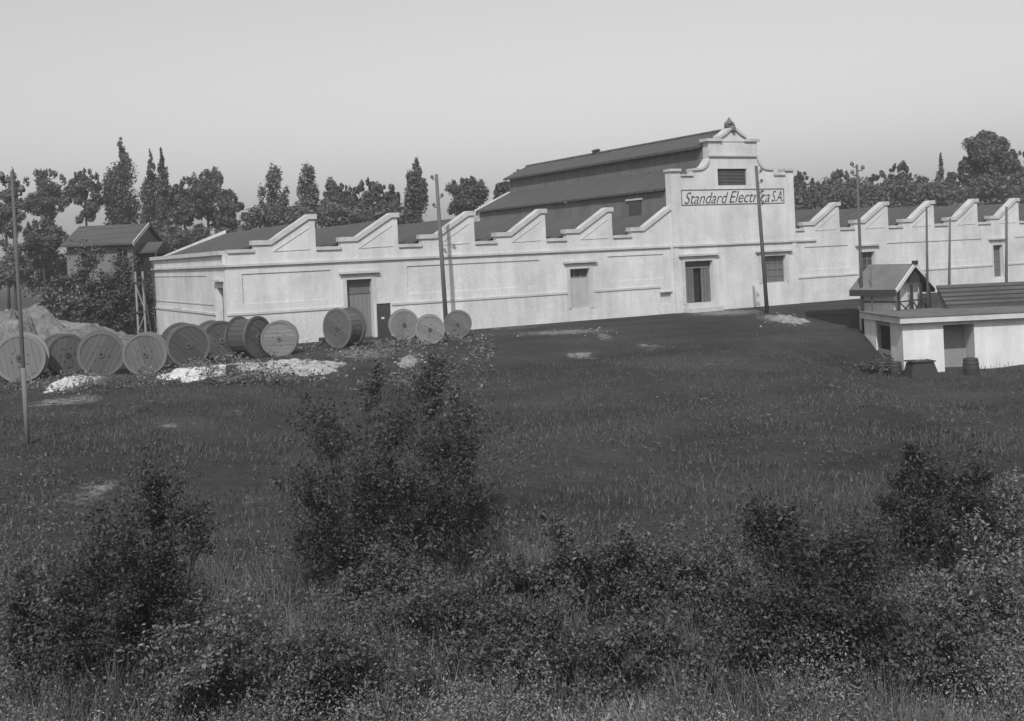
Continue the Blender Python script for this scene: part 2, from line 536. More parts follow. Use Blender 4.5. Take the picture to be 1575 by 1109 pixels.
for k in range(0, 6): tooth(k, S0, T0)
for k in range(8, 15): tooth(k, T1, S1)

# string course along the front, round the gable and on the end wall
MB().box(S0 - 0.1, T0 - 0.17, -0.11, 0.0, ZC - 0.10, ZC + 0.02).build('string_course', M['trim'], FAC)
MB().box(T1 + 0.17, 35.4, -0.11, 0.0, ZC - 0.10, ZC + 0.02).build('string_course', M['trim'], FAC)

# roofs of the sheds: slope up to the right, north light on the steep side
def shed(k, lo, hi):
    a, b = max((k - 1) * P, lo), min(k * P, hi)
    za = 4.78
    sl = (ZP - 0.34 - za) / P
    zb = za + sl * (b - (k - 1) * P)
    za_ = za + sl * (a - (k - 1) * P)
    MB().prism([(a, za_ - 0.12), (b, zb - 0.12), (b, zb), (a, za_)], 0.42, D - 0.1).build('shed_roof', M['roof'], FAC)
    if k * P <= hi:
        g = MB().box(b - 0.06, b - 0.01, 0.45, D - 0.15, 4.95, zb - 0.13).build('north_light', M['glass'], FAC)
        n = 9
        for i in range(n + 1):
            y = 0.5 + (D - 0.75) * i / n
            MB().box(b - 0.01, b + 0.03, y - 0.03, y + 0.03, 4.95, zb - 0.13).build('glazing_bar', M['iron'], g)
for k in range(0, 6): shed(k, S0, T0)
for k in range(8, 15): shed(k, T1, S1)
# back wall with the same sawtooth outline
for (a, b, ks) in ((S0, T0, range(0, 6)), (T1, S1, range(8, 15))):
    mb = MB().box(a, b, D - 0.1, D + 0.25, 0, 4.70)
    for k in ks:
        x0, x1 = max((k - 1) * P, a), min(k * P, b)
        sl = (ZP - 0.28 - 4.70) / P
        mb.prism([(x0, 4.70), (x1, 4.70), (x1, 4.84 + sl * (x1 - (k - 1) * P)), (x0, 4.84 + sl * (x0 - (k - 1) * P))], D - 0.1, D + 0.25)
    mb.build('back_wall', M['stucco'], FAC)

# end wall (left), built along y, with its door and low window
EW = MB()
def side_wall(x0, x1, y0, y1, z0, z1, holes):
    mb = MB()
    Yv = sorted({y0, y1, *[h[0] for h in holes], *[h[1] for h in holes]})
    Zv = sorted({z0, z1, *[h[2] for h in holes], *[h[3] for h in holes]})
    for i in range(len(Yv) - 1):
        for j in range(len(Zv) - 1):
            my, mz = (Yv[i] + Yv[i + 1]) / 2, (Zv[j] + Zv[j + 1]) / 2
            if any(h[0] < my < h[1] and h[2] < mz < h[3] for h in holes): continue
            mb.box(x0, x1, Yv[i], Yv[i + 1], Zv[j], Zv[j + 1])
    return mb
side_wall(S0, S0 + 0.4, 0.4, D - 0.1, 0, 4.78, [(0.55, 1.75, 0.0, 3.10), (10.4, 12.7, 0.85, 1.80)]).build('end_wall', M['stucco'], FAC)
MB().box(S0 - 0.12, S0, -0.11, D, ZC - 0.10, ZC + 0.02).build('string_course', M['trim'], FAC)
MB().box(S0 - 0.16, S0 + 0.44, 0.44, D + 0.1, 4.782, 5.0).build('end_coping', M['coping'], FAC)
MB().box(S0 - 0.05, S0, 1.95, D, -0.3, 1.66).build('plinth', M['stucco'], FAC)
MB().box(S0 - 0.10, S0, 1.95, D, 1.66, 1.78).build('plinth_cap', M['trim'], FAC)
MB().box(S0 - 0.03, S0, 2.6, D - 0.6, 2.16, 2.22).build('string_moulding', M['trim'], FAC)
MB().box(S0 - 0.03, S0, 4.0, D - 0.6, 3.72, 3.76).build('string_moulding', M['trim'], FAC)
MB().box(S0 - 0.22, S0, 0.35, 2.05, 3.42, 3.54).build('door_hood', M['trim'], FAC)
MB().box(S0 + 0.26, S0 + 0.33, 0.55, 1.75, 0.0, 3.10).build('end_door', M['shutter'], FAC)
MB().box(S0 + 0.26, S0 + 0.33, 10.4, 12.7, 0.85, 1.80).build('end_window', M['glass'], FAC)
MB().tube([(S0 - 0.12, D - 0.7, 0.0), (S0 - 0.12, D - 0.7, 4.6)], [0.06, 0.06], 8).build('drainpipe', M['iron'], FAC)

# doors, windows, hoods of the front
def hood(a, b, z, y=0.0, drop=0.0):
    h_ = MB().box(a, b, y - 0.20, y, z - 0.06, z + 0.07).build('hood', M['trim'], FAC)
    return h_
def surround(a, b, z0, z1, y=0.0, wd=0.22):
    mb = MB().box(a - wd, a, y - 0.035, y, z0, z1 + wd).box(b, b + wd, y - 0.035, y, z0, z1 + wd).box(a, b, y - 0.035, y, z1, z1 + wd)
    return mb.build('surround', M['trim'], FAC)
def window(a, b, z0, z1, y, nx_, nz_, glass='glass'):
    wn = MB().box(a, b, y, y + 0.03, z0, z1).build('window', M[glass], FAC)
    fr = MB().box(a, a + 0.07, y - 0.06, y - 0.002, z0, z1).box(b - 0.07, b, y - 0.06, y - 0.002, z0, z1)
    fr.box(a + 0.07, b - 0.07, y - 0.06, y - 0.002, z0, z0 + 0.07).box(a + 0.07, b - 0.07, y - 0.06, y - 0.002, z1 - 0.07, z1)
    fr.build('window_frame', M['door'], wn)
    for i in range(1, nx_):
        x = a + (b - a) * i / nx_
        MB().box(x - 0.02, x + 0.02, y - 0.04, y - 0.002, z0 + 0.07, z1 - 0.07).build('glazing_bar', M['door'], wn)
    for j in range(1, nz_):
        z = z0 + (z1 - z0) * j / nz_
        MB().box(a + 0.07, b - 0.07, y - 0.045, y - 0.003, z - 0.02, z + 0.02).build('glazing_bar', M['door'], wn)
    return wn

hood(1.2, 3.47, 3.56); surround(*DOOR1, 0.0)
d1 = MB().box(DOOR1[0], DOOR1[1], 0.28, 0.34, 0, 2.40).build('door', M['door'], FAC)
for i in range(6):
    x = DOOR1[0] + (DOOR1[1] - DOOR1[0]) * (i + 0.5) / 6
    MB().box(x - 0.105, x + 0.105, 0.255, 0.278, 0.04, 2.36).build('board', M['door'], d1)
MB().box(DOOR1[0], DOOR1[1], 0.22, 0.34, 2.402, 2.50).build('transom_bar', M['shutter'], d1)
MB().box(DOOR1[0], DOOR1[1], 0.30, 0.33, 2.502, 3.18).build('transom_light', M['shutter'], d1)
cb = MB().box(CAB[0], CAB[1], 0.05, 0.10, 0, CAB[3]).build('low_door', M['iron'], FAC)
MB().box(CAB[0] - 0.09, CAB[0], -0.06, 0.02, 0, CAB[3] + 0.05).build('door_post', M['white'], cb)
MB().box(CAB[0] + 0.33, CAB[0] + 0.5, 0.03, 0.048, 0.95, 1.05).build('latch_plate', M['white'], cb)

hood(15.23, 17.53, 3.53); surround(HATCH[0], HATCH[1], 0.75, HATCH[3], 0.0)
hw = window(HATCH[0], HATCH[1], 2.56, HATCH[3], 0.30, 3, 1)
MB().box(HATCH[0], HATCH[1], 0.12, 0.2, 0.75, 2.558).build('blind_panel', M['blind'], FAC)
MB().box(VENT[0], VENT[1], 0.12, 0.16, VENT[2], VENT[3]).build('vent_door', M['trim'], FAC)
MB().box(VENT[0] - 0.06, VENT[1] + 0.06, -0.10, 0.0, VENT[3] + 0.0, VENT[3] + 0.07).build('vent_hood', M['trim'], FAC)

hood(39.07, 41.27, 3.70); surround(RW1[0], RW1[1], 1.80, RW1[3], 0.0, 0.18)
window(*RW1, 0.28, 3, 3)
hood(52.9, 54.95, 3.70); surround(RW2[0], RW2[1], 0.8, RW2[3], 0.0, 0.18)
window(RW2[0], RW2[1], 0.8, RW2[3], 0.28, 2, 4, 'shutter')

# ---- the stepped gable (hall front)
GY0, GY1 = -0.16, 0.42
cells = [(*TDOOR, None), (*TWIN, None)]
relief_wall(T0, T1, 0, ZC, cells, GY0, GY1).build('hall_front', M['stucco'], FAC)
LW = (27.06, 29.49, 8.0, 9.08)
relief_wall(T0, T1, ZC, 8.62, [(LW[0], LW[1], LW[2], 8.62, None)], GY0, GY1).build('hall_front', M['stucco'], FAC)
C = 28.4
def mir(pts): return [(2 * C - a, b) for a, b in reversed(pts)]
# piers and curved shoulders above z = 8.62
up = MB()
up.box(T0, T0 + 0.76, GY0, GY1, 8.62, 8.92).box(T1 - 0.76, T1, GY0, GY1, 8.62, 8.92)
sh = [(25.04, 8.62), (26.4, 8.62), (26.4, 9.62), (26.30, 9.38), (26.12, 9.18), (25.85, 9.03), (25.5, 8.97), (25.04, 8.97)]
up.prism(sh, GY0, GY1).prism(mir(sh), GY0, GY1)
up.box(26.4, LW[0], GY0, GY1, 8.62, 9.08).box(LW[1], 30.4, GY0, GY1, 8.62, 9.08)
up.box(26.4, 30.4, GY0, GY1, 9.08, 9.86)
up.box(26.4, 30.4, GY0 + 0.002, GY1, 9.86, 10.84)
g = [(27.36, 10.84), (29.44, 10.84), (29.44, 11.02), (28.95, 11.30), (28.62, 11.55), (28.4, 11.62), (28.18, 11.55), (27.85, 11.30), (27.36, 11.02)]
up.prism(g, GY0 - 0.04, GY1)
up.build('hall_gable', M['stucco'], FAC)
cp = MB()
cp.box(T0 - 0.08, T0 + 0.78, GY0 - 0.12, GY1 + 0.06, 8.92, 9.08).box(T1 - 0.78, T1 + 0.08, GY0 - 0.12, GY1 + 0.06, 8.92, 9.08)
cp.box(T0 + 0.76, 25.04, GY0 - 0.10, GY1 + 0.05, 8.62, 8.74).box(2 * C - 25.04, T1 - 0.76, GY0 - 0.10, GY1 + 0.05, 8.62, 8.74)
cp.build('shoulder_coping', M['coping'], FAC)
for f_ in (lambda q: q, mir):
    MB().prism(f_([(25.02, 8.97), (25.5, 8.97), (25.85, 9.03), (26.12, 9.18), (26.30, 9.38), (26.42, 9.66), (26.38, 9.76), (26.2, 9.50), (26.02, 9.30), (25.8, 9.16), (25.48, 9.11), (25.02, 9.11)]), GY0 - 0.10, GY1 + 0.05).build('curved_coping', M['coping'], FAC)
    MB().prism(f_([(26.2, 10.842), (27.44, 10.842), (27.44, 11.02), (26.2, 11.02)]), GY0 - 0.16, GY1 + 0.08).build('gable_coping', M['coping'], FAC)
    MB().prism(f_([(27.30, 11.03), (27.85, 11.31), (28.18, 11.56), (28.395, 11.64), (28.395, 11.80), (28.12, 11.72), (27.78, 11.46), (27.30, 11.20)]), GY0 - 0.16, GY1 + 0.06).build('gable_coping', M['coping'], FAC)
# pilaster strips of the attic
for x in (26.4, 29.44):
    MB().box(x + 0.0, x + 0.96, GY0 - 0.04, GY0 + 0.001, 9.98, 10.84).build('attic_pilaster', M['stucco'], FAC)
MB().box(26.34, 30.46, GY0 - 0.12, GY0 + 0.001, 9.86, 9.97).build('attic_string', M['trim'], FAC)
MB().box(T0 - 0.05, T1 + 0.05, GY0 - 0.11, GY0, ZC - 0.10, ZC + 0.02).build('string_course', M['trim'], FAC)
# carved finial on the apex
fin = MB()
fin.box(C - 0.24, C + 0.24, GY0 - 0.06, GY1 - 0.1, 11.78, 11.92)
fin.tube([(C, 0.08, 11.92), (C, 0.08, 12.02), (C, 0.08, 12.12), (C, 0.08, 12.30), (C, 0.08, 12.45)], [0.12, 0.24, 0.22, 0.12, 0.03], 10)
fin.tube([(C - 0.20, 0.08, 11.9), (C - 0.34, 0.08, 12.0), (C - 0.30, 0.08, 12.16)], [0.10, 0.10, 0.04], 8)
fin.tube([(C + 0.20, 0.08, 11.9), (C + 0.34, 0.08, 12.0), (C + 0.30, 0.08, 12.16)], [0.10, 0.10, 0.04], 8)
fin.tube([(C, GY0 - 0.16, 11.75), (C, GY0 - 0.16, 11.55), (C, GY0 - 0.12, 11.38)], [0.15, 0.13, 0.04], 8)
fin.build('finial', M['clerestory'], FAC)
# louvred opening
lv = MB().box(LW[0], LW[1], 0.10, 0.14, LW[2], LW[3]).build('louvre_opening', M['void'], FAC)
sl_me = MB().prism_x([(-0.06, 0.0), (-0.03, -0.01), (0.09, 0.075), (0.06, 0.085)], LW[0] + 0.02, LW[1] - 0.02).mesh('slat', M['shutter'])
for i in range(11):
    o = link('slat', sl_me, lv)
    o.location = (0, 0.0, LW[2] + 0.03 + i * (LW[3] - LW[2] - 0.06) / 11)
# sign panel and its lettering
sp = MB()
a, b, c, e = 24.05, 32.6, 6.76, 7.76
sp.box(a, b, GY0 - 0.03, GY0 + 0.001, e - 0.05, e).box(a, b, GY0 - 0.03, GY0 + 0.001, c, c + 0.05)
sp.box(a, a + 0.05, GY0 - 0.03, GY0 + 0.001, c + 0.05, e - 0.05).box(b - 0.05, b, GY0 - 0.03, GY0 + 0.001, c + 0.05, e - 0.05)
SP = sp.build('sign_frame', M['shutter'], FAC)
dg = bpy.context.evaluated_depsgraph_get()
def word(txt, x0, x1, z0, z1):
    cu = bpy.data.curves.new('txt', 'FONT')
    cu.body = txt
    cu.shear = 0.42
    cu.offset = -0.012
    cu.extrude = 0.012
    ob = bpy.data.objects.new('txt', cu)
    COL.objects.link(ob)
    dg.update()
    me = bpy.data.meshes.new_from_object(ob.evaluated_get(bpy.context.evaluated_depsgraph_get()))
    bpy.data.objects.remove(ob)
    co = np.empty(len(me.vertices) * 3)
    me.vertices.foreach_get('co', co)
    co = co.reshape(-1, 3)
    lo, hi = co.min(0), co.max(0)
    q = np.empty_like(co)
    q[:, 0] = x0 + (co[:, 0] - lo[0]) / (hi[0] - lo[0]) * (x1 - x0)
    q[:, 2] = z0 + (co[:, 1] - lo[1]) / (hi[1] - lo[1]) * (z1 - z0)
    q[:, 1] = GY0 - 0.012 - co[:, 2]
    me.vertices.foreach_set('co', q.ravel())
    me.materials.clear()
    me.materials.append(M['letter'])
    me.update()
    return link('lettering', me, SP)
word('Standard', 24.30, 27.85, 6.86, 7.58)
word('Electrica', 27.92, 31.35, 6.88, 7.62)
word('S.A.', 31.50, 32.50, 6.90, 7.60)
# hall door and window
hood(23.6, 26.75, 3.60, GY0); surround(TDOOR[0], TDOOR[1], TDOOR[2], TDOOR[3], GY0, 0.24)
tdoor = MB().box(TDOOR[0], 24.98, 0.14, 0.2, 0.55, 2.75).box(25.58, TDOOR[1], 0.14, 0.2, 0.55, 2.75).build('hall_door', M['shutter'], FAC)
MB().box(TDOOR[0], TDOOR[1], 0.10, 0.21, 2.752, 2.84).build('transom_bar', M['door'], tdoor)
MB().box(TDOOR[0], TDOOR[1], 0.15, 0.19, 2.842, TDOOR[3]).build('transom_light', M['glass'], tdoor)
MB().box(24.98, 25.58, 0.34, 0.40, 0.55, 2.75).build('door_gap_shade', M['void'], tdoor)  # black sheet standing in for the shade in the gap of the ajar door
for x in (24.32, 24.54, 24.76, 25.80, 26.05):
    MB().box(x - 0.012, x + 0.012, 0.128, 0.139, 0.6, 2.7).build('door_batten', M['iron'], tdoor)
st = MB().box(23.9, 26.5, GY0 - 0.75, GY0 - 0.001, -0.2, 0.28).box(24.0, 26.4, GY0 - 0.35, GY0 - 0.001, 0.28, 0.55).build('door_step', M['trim'], FAC)
hood(29.9, 33.0, 3.62, GY0); surround(TWIN[0], TWIN[1], TWIN[2], TWIN[3], GY0, 0.24)
window(*TWIN, 0.12, 4, 4, 'shutter')
MB().box(T0, 23.64, GY0 - 0.05, GY0, -0.2, ZC - 0.1).build('corner_pilaster', M['stucco'], FAC)
MB().box(T1 - 0.34, T1, GY0 - 0.05, GY0, -0.2, ZC - 0.1).build('corner_pilaster', M['stucco'], FAC)

# ---- the hall behind the gable: tall nave, two lean-to aisles
DH = 26.6
for (x0, x1) in ((26.45, 26.7), (30.1, 30.35)):
    MB().box(x0, x1, 0.42, DH, 8.6, 10.62).build('clerestory_wall', M['clerestory'], FAC)
for (xe, xr) in ((26.05, 28.4), (30.75, 28.4)):
    z0 = 10.45
    if xe < xr:
        q = [(xe, z0), (xr - 0.01, 11.50), (xr - 0.01, 11.66), (xe, z0 + 0.16)]
    else:
        q = [(xr + 0.01, 11.50), (xe, z0), (xe, z0 + 0.16), (xr + 0.01, 11.66)]
    MB().prism(q, 0.44, DH + 0.4).build('nave_roof', M['nave_roof'], FAC)
MB().tube([(28.4, 0.44, 11.66), (28.4, DH + 0.4, 11.66)], [0.12, 0.12], 8).build('ridge_tiles', M['nave_roof'], FAC)
MB().box(28.25, 28.55, 15.7, 16.3, 11.6, 11.88).prism([(28.18, 11.882), (28.62, 11.882), (28.4, 12.02)], 15.6, 16.4).build('ridge_ventilator', M['iron'], FAC)
for (xa, xb, sgn) in ((23.1, 26.43, 1), (33.7, 30.37, -1)):
    q = [(xa, 7.76), (xb, 9.26), (xb, 9.40), (xa, 7.90)]
    if sgn < 0: q = [(xb, 9.26), (xa, 7.76), (xa, 7.90), (xb, 9.40)]
    MB().prism(q, 0.44, DH).build('aisle_roof', M['roof'], FAC)
aw = side_wall(T0 + 0.05, T0 + 0.35, 0.42, DH - 0.2, 0, 7.72, []).build('aisle_wall', M['clerestory'], FAC)
side_wall(T1 - 0.35, T1 - 0.05, 0.42, DH - 0.2, 0, 7.72, []).build('aisle_wall', M['clerestory'], FAC)
bw_ = MB().prism([(T0 + 0.05, 0), (T1 - 0.05, 0), (T1 - 0.05, 7.72), (30.2, 9.1), (30.2, 10.5), (28.4, 11.45), (26.6, 10.5), (26.6, 9.1), (T0 + 0.05, 7.72)], DH - 0.2, DH + 0.05)
bw_.build('hall_back_wall', M['stucco'], FAC)
for (pa, pb) in (((23.05, 7.80), (26.43, 9.33)), ((33.75, 7.80), (30.37, 9.33))):
    MB().bar((pa[0], DH + 0.06, pa[1] + 0.05), (pb[0], DH + 0.06, pb[1] + 0.05), 0.16, 0.24).build('verge', M['white'], FAC)
# roof door in the aisle wall, with a pale lintel and sill
rd = MB().box(T0 - 0.01, T0 + 0.05, 3.2, 4.6, 6.3, 7.35).build('roof_door', M['glass'], FAC)
MB().box(T0 - 0.08, T0 + 0.05, 3.0, 4.8, 7.352, 7.46).build('lintel', M['trim'], rd)

# the ladder-like leaning pole at the far left corner
def world(s, y, z):
    c, si = math.cos(TH), math.sin(TH)
    return Vector((-10.349 + s * c - y * si, 59.0 + s * si + y * c, z))

# ------------------------------------------------------------------ house at the left
hb = at(103, 500, 77)
hr = at(214, 500, 77)
HX0, HX1 = hb.x, hr.x
HO = empty('dark_house', ((HX0 + HX1) / 2, 77, 0), 0.0)
tag(HO, 'dark gabled two storey house left of the factory among trees', 'house')
hl = (HX1 - HX0) / 2
side_wall_h = relief_wall(-hl + 0.2, hl - 0.2, 0, 6.1, [(-hl + 1.2, -hl + 1.9, 4.6, 5.5, None), (hl - 1.3, hl - 0.6, 4.4, 5.7, None), (-0.4, 0.5, 1.0, 2.6, None)], 0, 0.3)
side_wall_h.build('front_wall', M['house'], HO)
for (a, b, c, e) in ((-hl + 1.2, -hl + 1.9, 4.6, 5.5), (hl - 1.3, hl - 0.6, 4.4, 5.7), (-0.4, 0.5, 1.0, 2.6)):
    o = MB().box(a, b, 0.16, 0.2, c, e).build('window', M['void'], HO)
    MB().box((a + b) / 2 - 0.03, (a + b) / 2 + 0.03, 0.12, 0.158, c, e).build('glazing_bar', M['door'], o)
for x in (-hl + 0.2, hl - 0.5):
    MB().prism_x([(0.3, 0), (6.0, 0), (6.0, 6.1), (3.0, 7.3), (0.3, 6.2)], x, x + 0.3).build('gable_wall', M['house'], HO)
MB().box(-hl + 0.2, hl - 0.2, 6.0, 6.3, 0, 6.1).build('back_wall', M['house'], HO)
MB().prism_x([(-0.55, 5.98), (3.0, 7.38), (3.0, 7.52), (-0.55, 6.12)], -hl, hl).build('roof', M['roof'], HO)
MB().prism_x([(3.004, 7.38), (6.7, 5.98), (6.7, 6.12), (3.004, 7.52)], -hl, hl).build('roof', M['roof'], HO)
MB().bar((hl + 0.03, -0.6, 6.0), (hl + 0.03, 3.0, 7.44), 0.05, 0.28).build('bargeboard', M['white'], HO)
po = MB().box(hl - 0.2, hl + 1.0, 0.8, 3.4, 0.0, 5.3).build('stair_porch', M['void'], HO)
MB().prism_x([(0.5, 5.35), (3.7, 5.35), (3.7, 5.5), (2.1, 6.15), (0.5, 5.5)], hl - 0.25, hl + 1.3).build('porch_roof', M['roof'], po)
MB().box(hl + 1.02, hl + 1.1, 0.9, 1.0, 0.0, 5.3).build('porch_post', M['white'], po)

# ------------------------------------------------------------------ low white building at the right
LZ = -1.4
c0 = at(1391, 577, 46.0)
LB = empty('low_white_building', (c0.x, 46.0, LZ), math.radians(3))
tag(LB, 'low whitewashed building with flat slab roof at the right edge', 'building')
W1 = 13.0
relief_wall(0, W1, -0.3, 2.02, [(1.72, 3.02, -0.3, 1.86, 0.9)], 0.0, 1.3).build('front_wall', M['white'], LB)
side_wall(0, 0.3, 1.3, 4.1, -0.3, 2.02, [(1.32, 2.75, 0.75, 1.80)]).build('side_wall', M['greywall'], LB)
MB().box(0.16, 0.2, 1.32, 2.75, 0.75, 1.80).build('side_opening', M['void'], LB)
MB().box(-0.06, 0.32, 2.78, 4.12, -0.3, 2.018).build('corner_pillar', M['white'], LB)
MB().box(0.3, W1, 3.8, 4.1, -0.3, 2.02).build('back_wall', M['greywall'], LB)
slab = MB().box(-0.2, W1 + 0.3, -0.3, 4.2, 2.024, 2.26).build('roof_slab', M['trim'], LB)
MB().box(-0.24, W1 + 0.3, -0.34, 4.24, 2.262, 2.31).build('slab_edge', M['clerestory'], slab)
MB().box(1.74, 1.78, 0.86, 0.898, -0.3, 1.84).build('niche_shade_strip', M['greywall'], LB)  # grey strip, part of the recess's shade put in as colour
MB().box(1.8, 3.0, 0.88, 0.895, -0.3, 1.80).build('niche_shade_sheet', M['greywall'], LB)  # grey sheet that colours the recess back as shaded, not a door
rf = MB().prism_x([(3.2, 2.314), (4.2, 3.20), (4.2, 3.32), (3.2, 2.43)], 3.35, W1 + 0.2).build('tiled_roof', M['roof'], LB)
MB().prism_x([(3.35, 2.312), (4.2, 2.312), (4.2, 3.10)], 3.4, W1).build('roof_gable', M['greywall'], LB)
for i in range(5):
    y = 3.2 + i * 0.2
    MB().box(3.33, W1 + 0.22, y, y + 0.04, 2.43 + (y - 3.2) * 0.886 + 0.0, 2.49 + (y - 3.2) * 0.886).build('roof_batten', M['darkwood'], rf)

# ------------------------------------------------------------------ lodge with the braced porch
PH = math.radians(-50)
lg0 = at(1384, 500, 49.6)
LG = empty('lodge', (lg0.x, 49.6, float(height(lg0.x, 49.6))), PH)
tag(LG, 'small white gabled lodge with cross braced porch rails behind the low building', 'lodge')
# local x: along the ridge towards the viewer's right (gable end), local y: back; origin at the near corner post of the porch
W2, L2, ZE, ZR = 2.6, 2.25, 2.36, 3.22
MB().box(-L2 + 0.3, -0.32, 0.15, W2 - 0.15, -0.2, ZE).build('wall', M['white'], LG)
MB().prism_x([(0.15, ZE), (W2 - 0.15, ZE), (W2 / 2, ZR - 0.1)], -L2 + 0.3, -0.32).build('gable_wall', M['white'], LG)
gp = MB().prism_x([(0.95, ZE + 0.12), (W2 - 0.75, ZE + 0.12), (W2 - 0.75, ZE + 0.42), (W2 / 2, ZR - 0.12), (0.95, ZE + 0.46)], -0.05, 0.0).build('gable_boarding', M['darkwood'], LG)
sl = (ZR - ZE) / (W2 / 2)
for sgn in (1, -1):
    e0 = (-0.35, ZE - 0.35 * sl) if sgn > 0 else (W2 + 0.35, ZE - 0.35 * sl)
    e1 = (W2 / 2 - 0.004 * sgn, ZR)
    q = [e0, e1, (e1[0], e1[1] + 0.09), (e0[0], e0[1] + 0.09)]
    if sgn < 0: q = [e1, e0, (e0[0], e0[1] + 0.09), (e1[0], e1[1] + 0.09)]
    r_ = MB().prism_x(q, -L2, 0.08).build('roof', M['clerestory'], LG)
    MB().bar((0.11, e0[0], e0[1] + 0.03), (0.11, e1[0], e1[1] + 0.05), 0.05, 0.17).build('bargeboard', M['white'], r_)
    MB().bar((-L2, e0[0], e0[1] - 0.06), (0.08, e0[0], e0[1] - 0.06), 0.06, 0.28).build('eaves_board', M['darkwood'], r_)
MB().box(0.04, 0.18, W2 / 2 - 0.16, W2 / 2 + 0.16, ZR + 0.06, ZR + 0.22).build('ridge_block', M['darkwood'], LG)
posts = [(0, 0), (0, W2 * 0.42), (0, W2 * 0.72), (0, W2)]
for (x, y) in posts:
    MB().box(x - 0.05, x + 0.05, y - 0.05, y + 0.05, -0.2, ZE).build('porch_post', M['darkwood'], LG)
for z in (1.0, 1.62):
    MB().box(-0.03, 0.03, 0.05, W2 - 0.05, z, z + 0.06).build('porch_rail', M['darkwood'], LG)
ysp = [0, W2 * 0.42, W2 * 0.72, W2]
for i in range(3):
    a, b = ysp[i] + 0.05, ysp[i + 1] - 0.05
    MB().bar((0.0, a, 1.02), (0.0, b, 1.62), 0.04, 0.05).build('brace', M['darkwood'], LG)
    MB().bar((0.012, a, 1.62), (0.012, b, 1.02), 0.04, 0.05).build('brace', M['darkwood'], LG)
MB().box(-L2 + 0.3, -0.1, 0.08, 0.14, 1.62, 1.67).build('wall_rail', M['darkwood'], LG)
MB().box(-0.31, -0.06, 0.05, W2 - 0.05, -0.2, 0.12).build('porch_floor', M['greywall'], LG)

# ------------------------------------------------------------------ poles
def pole(name, bx, by, Y, tx, ty, rad, label, pegs=(), arm=None):
    """timber pole; foot under (bx, by) at distance Y, top at (tx, ty)"""
    b = at(bx, by, Y)
    t = at(tx, ty, Y)
    d = (t - b) / (t.z - b.z)
    z0 = float(height(b.x, Y)) - 0.2
    f = b + d * (z0 - b.z)
    E_ = empty(name, f)
    tag(E_, label, 'pole', 'timber poles round the factory yard')
    H = t.z - z0
    u = Vector((d.x, d.y, 1))
    MB().tube([(0, 0, 0), u * (H * 0.5), u * H], [rad, rad * 0.9, rad * 0.72], 10).build('shaft', M['pole'], E_, True)
    for (z, sx) in pegs:
        p = u * (H - z)
        pg = MB().tube([p + Vector((0, 0, 0)), p + Vector((0.22 * sx, -0.06, 0.02)), p + Vector((0.24 * sx, -0.06, 0.12))], [0.025, 0.025, 0.02], 6).build('insulator_peg', M['iron'], E_)
        q = p + Vector((0.24 * sx, -0.06, 0.08))
        MB().tube([q, q + Vector((0, 0, 0.06)), q + Vector((0, 0, 0.14)), q + Vector((0, 0, 0.18))], [0.08, 0.10, 0.07, 0.03], 8).build('insulator', M['porcelain'], pg)
    if arm:
        p = u * (H - arm)
        MB().box(p.x - 0.45, p.x + 0.45, p.y - 0.16, p.y - 0.08, p.z - 0.05, p.z + 0.05).build('cross_arm', M['pole'], E_)
    return E_
pole('utility_pole', 686, 495, 60.3, 671, 268, 0.125, 'leaning timber pole in front of the sawtooth wall, between the reels', [(0.3, -1), (1.3, 1), (1.8, -1)])
pole('utility_pole', 1180, 482, 66.0, 1163, 255, 0.125, 'leaning timber pole crossing the sign on the stepped gable', [(0.45, 1), (1.05, 1), (1.65, 1), (1.95, 1), (2.35, 1)])
pole('utility_pole', 1327, 490, 50.8, 1318, 253, 0.075, 'tall thin pole at the left end of the lodge roof', [(0.12, -1), (0.3, 1), (0.5, -1)])
pole('utility_pole', 1427, 478, 50.6, 1425, 318, 0.062, 'thin pole standing before the lodge porch', [])
pole('utility_pole', 1460, 440, 56.0, 1461, 336, 0.07, 'thin pole rising behind the right end of the lodge', [])
pole('utility_pole', 1548, 436, 56.0, 1548, 318, 0.075, 'thin pole nearest the right picture edge', [])
lpl = pole('utility_pole', 44, 708, 27.5, 18, 264, 0.054, 'tall leaning pole with pale foot in the field at far left', [(0.25, -1), (0.6, 1)])
_b, _t = at(44, 708, 27.5), at(18, 264, 27.5)
_d = (_t - _b) / (_t.z - _b.z)
_u = Vector((_d.x, _d.y, 1))
MB().tube([(0, 0, 0), _u * 2.1], [0.058, 0.056], 10).build('limewashed_foot', M['house'], lpl, True)
tp = pole('thin_post', 1342, 484, 50.4, 1339, 409, 0.035, 'slender dark post before the white lodge wall', [])
lp = empty('timber_frame', world(S0 - 0.9, D - 1.6, 0))
tag(lp, 'rough timber frame with leaning rod at the left end of the factory', 'frame')
for (x, y) in ((0, 0), (-0.55, 0.25)):
    MB().bar((x, y, -0.1), (x - 0.05, y + 0.05, 4.1), 0.11, 0.11).build('post', M['greywall'], lp)
for z in (1.5, 3.4):
    MB().bar((-0.9, 0.25, z), (0.3, -0.1, z + 0.03), 0.07, 0.09).build('cross_bar', M['darkwood'], lp)
MB().bar((0.02, 0.0, 1.6), (-0.6, 0.22, 3.3), 0.06, 0.06).build('diagonal', M['greywall'], lp)
MB().bar((-0.6, 0.22, 0.2), (0.02, -0.02, 1.4), 0.06, 0.06).build('diagonal', M['greywall'], lp)
MB().tube([(0.65, -0.9, 0), (-0.05, -0.12, 3.7)], [0.045, 0.035], 8).build('leaning_rod', M['iron'], lp)

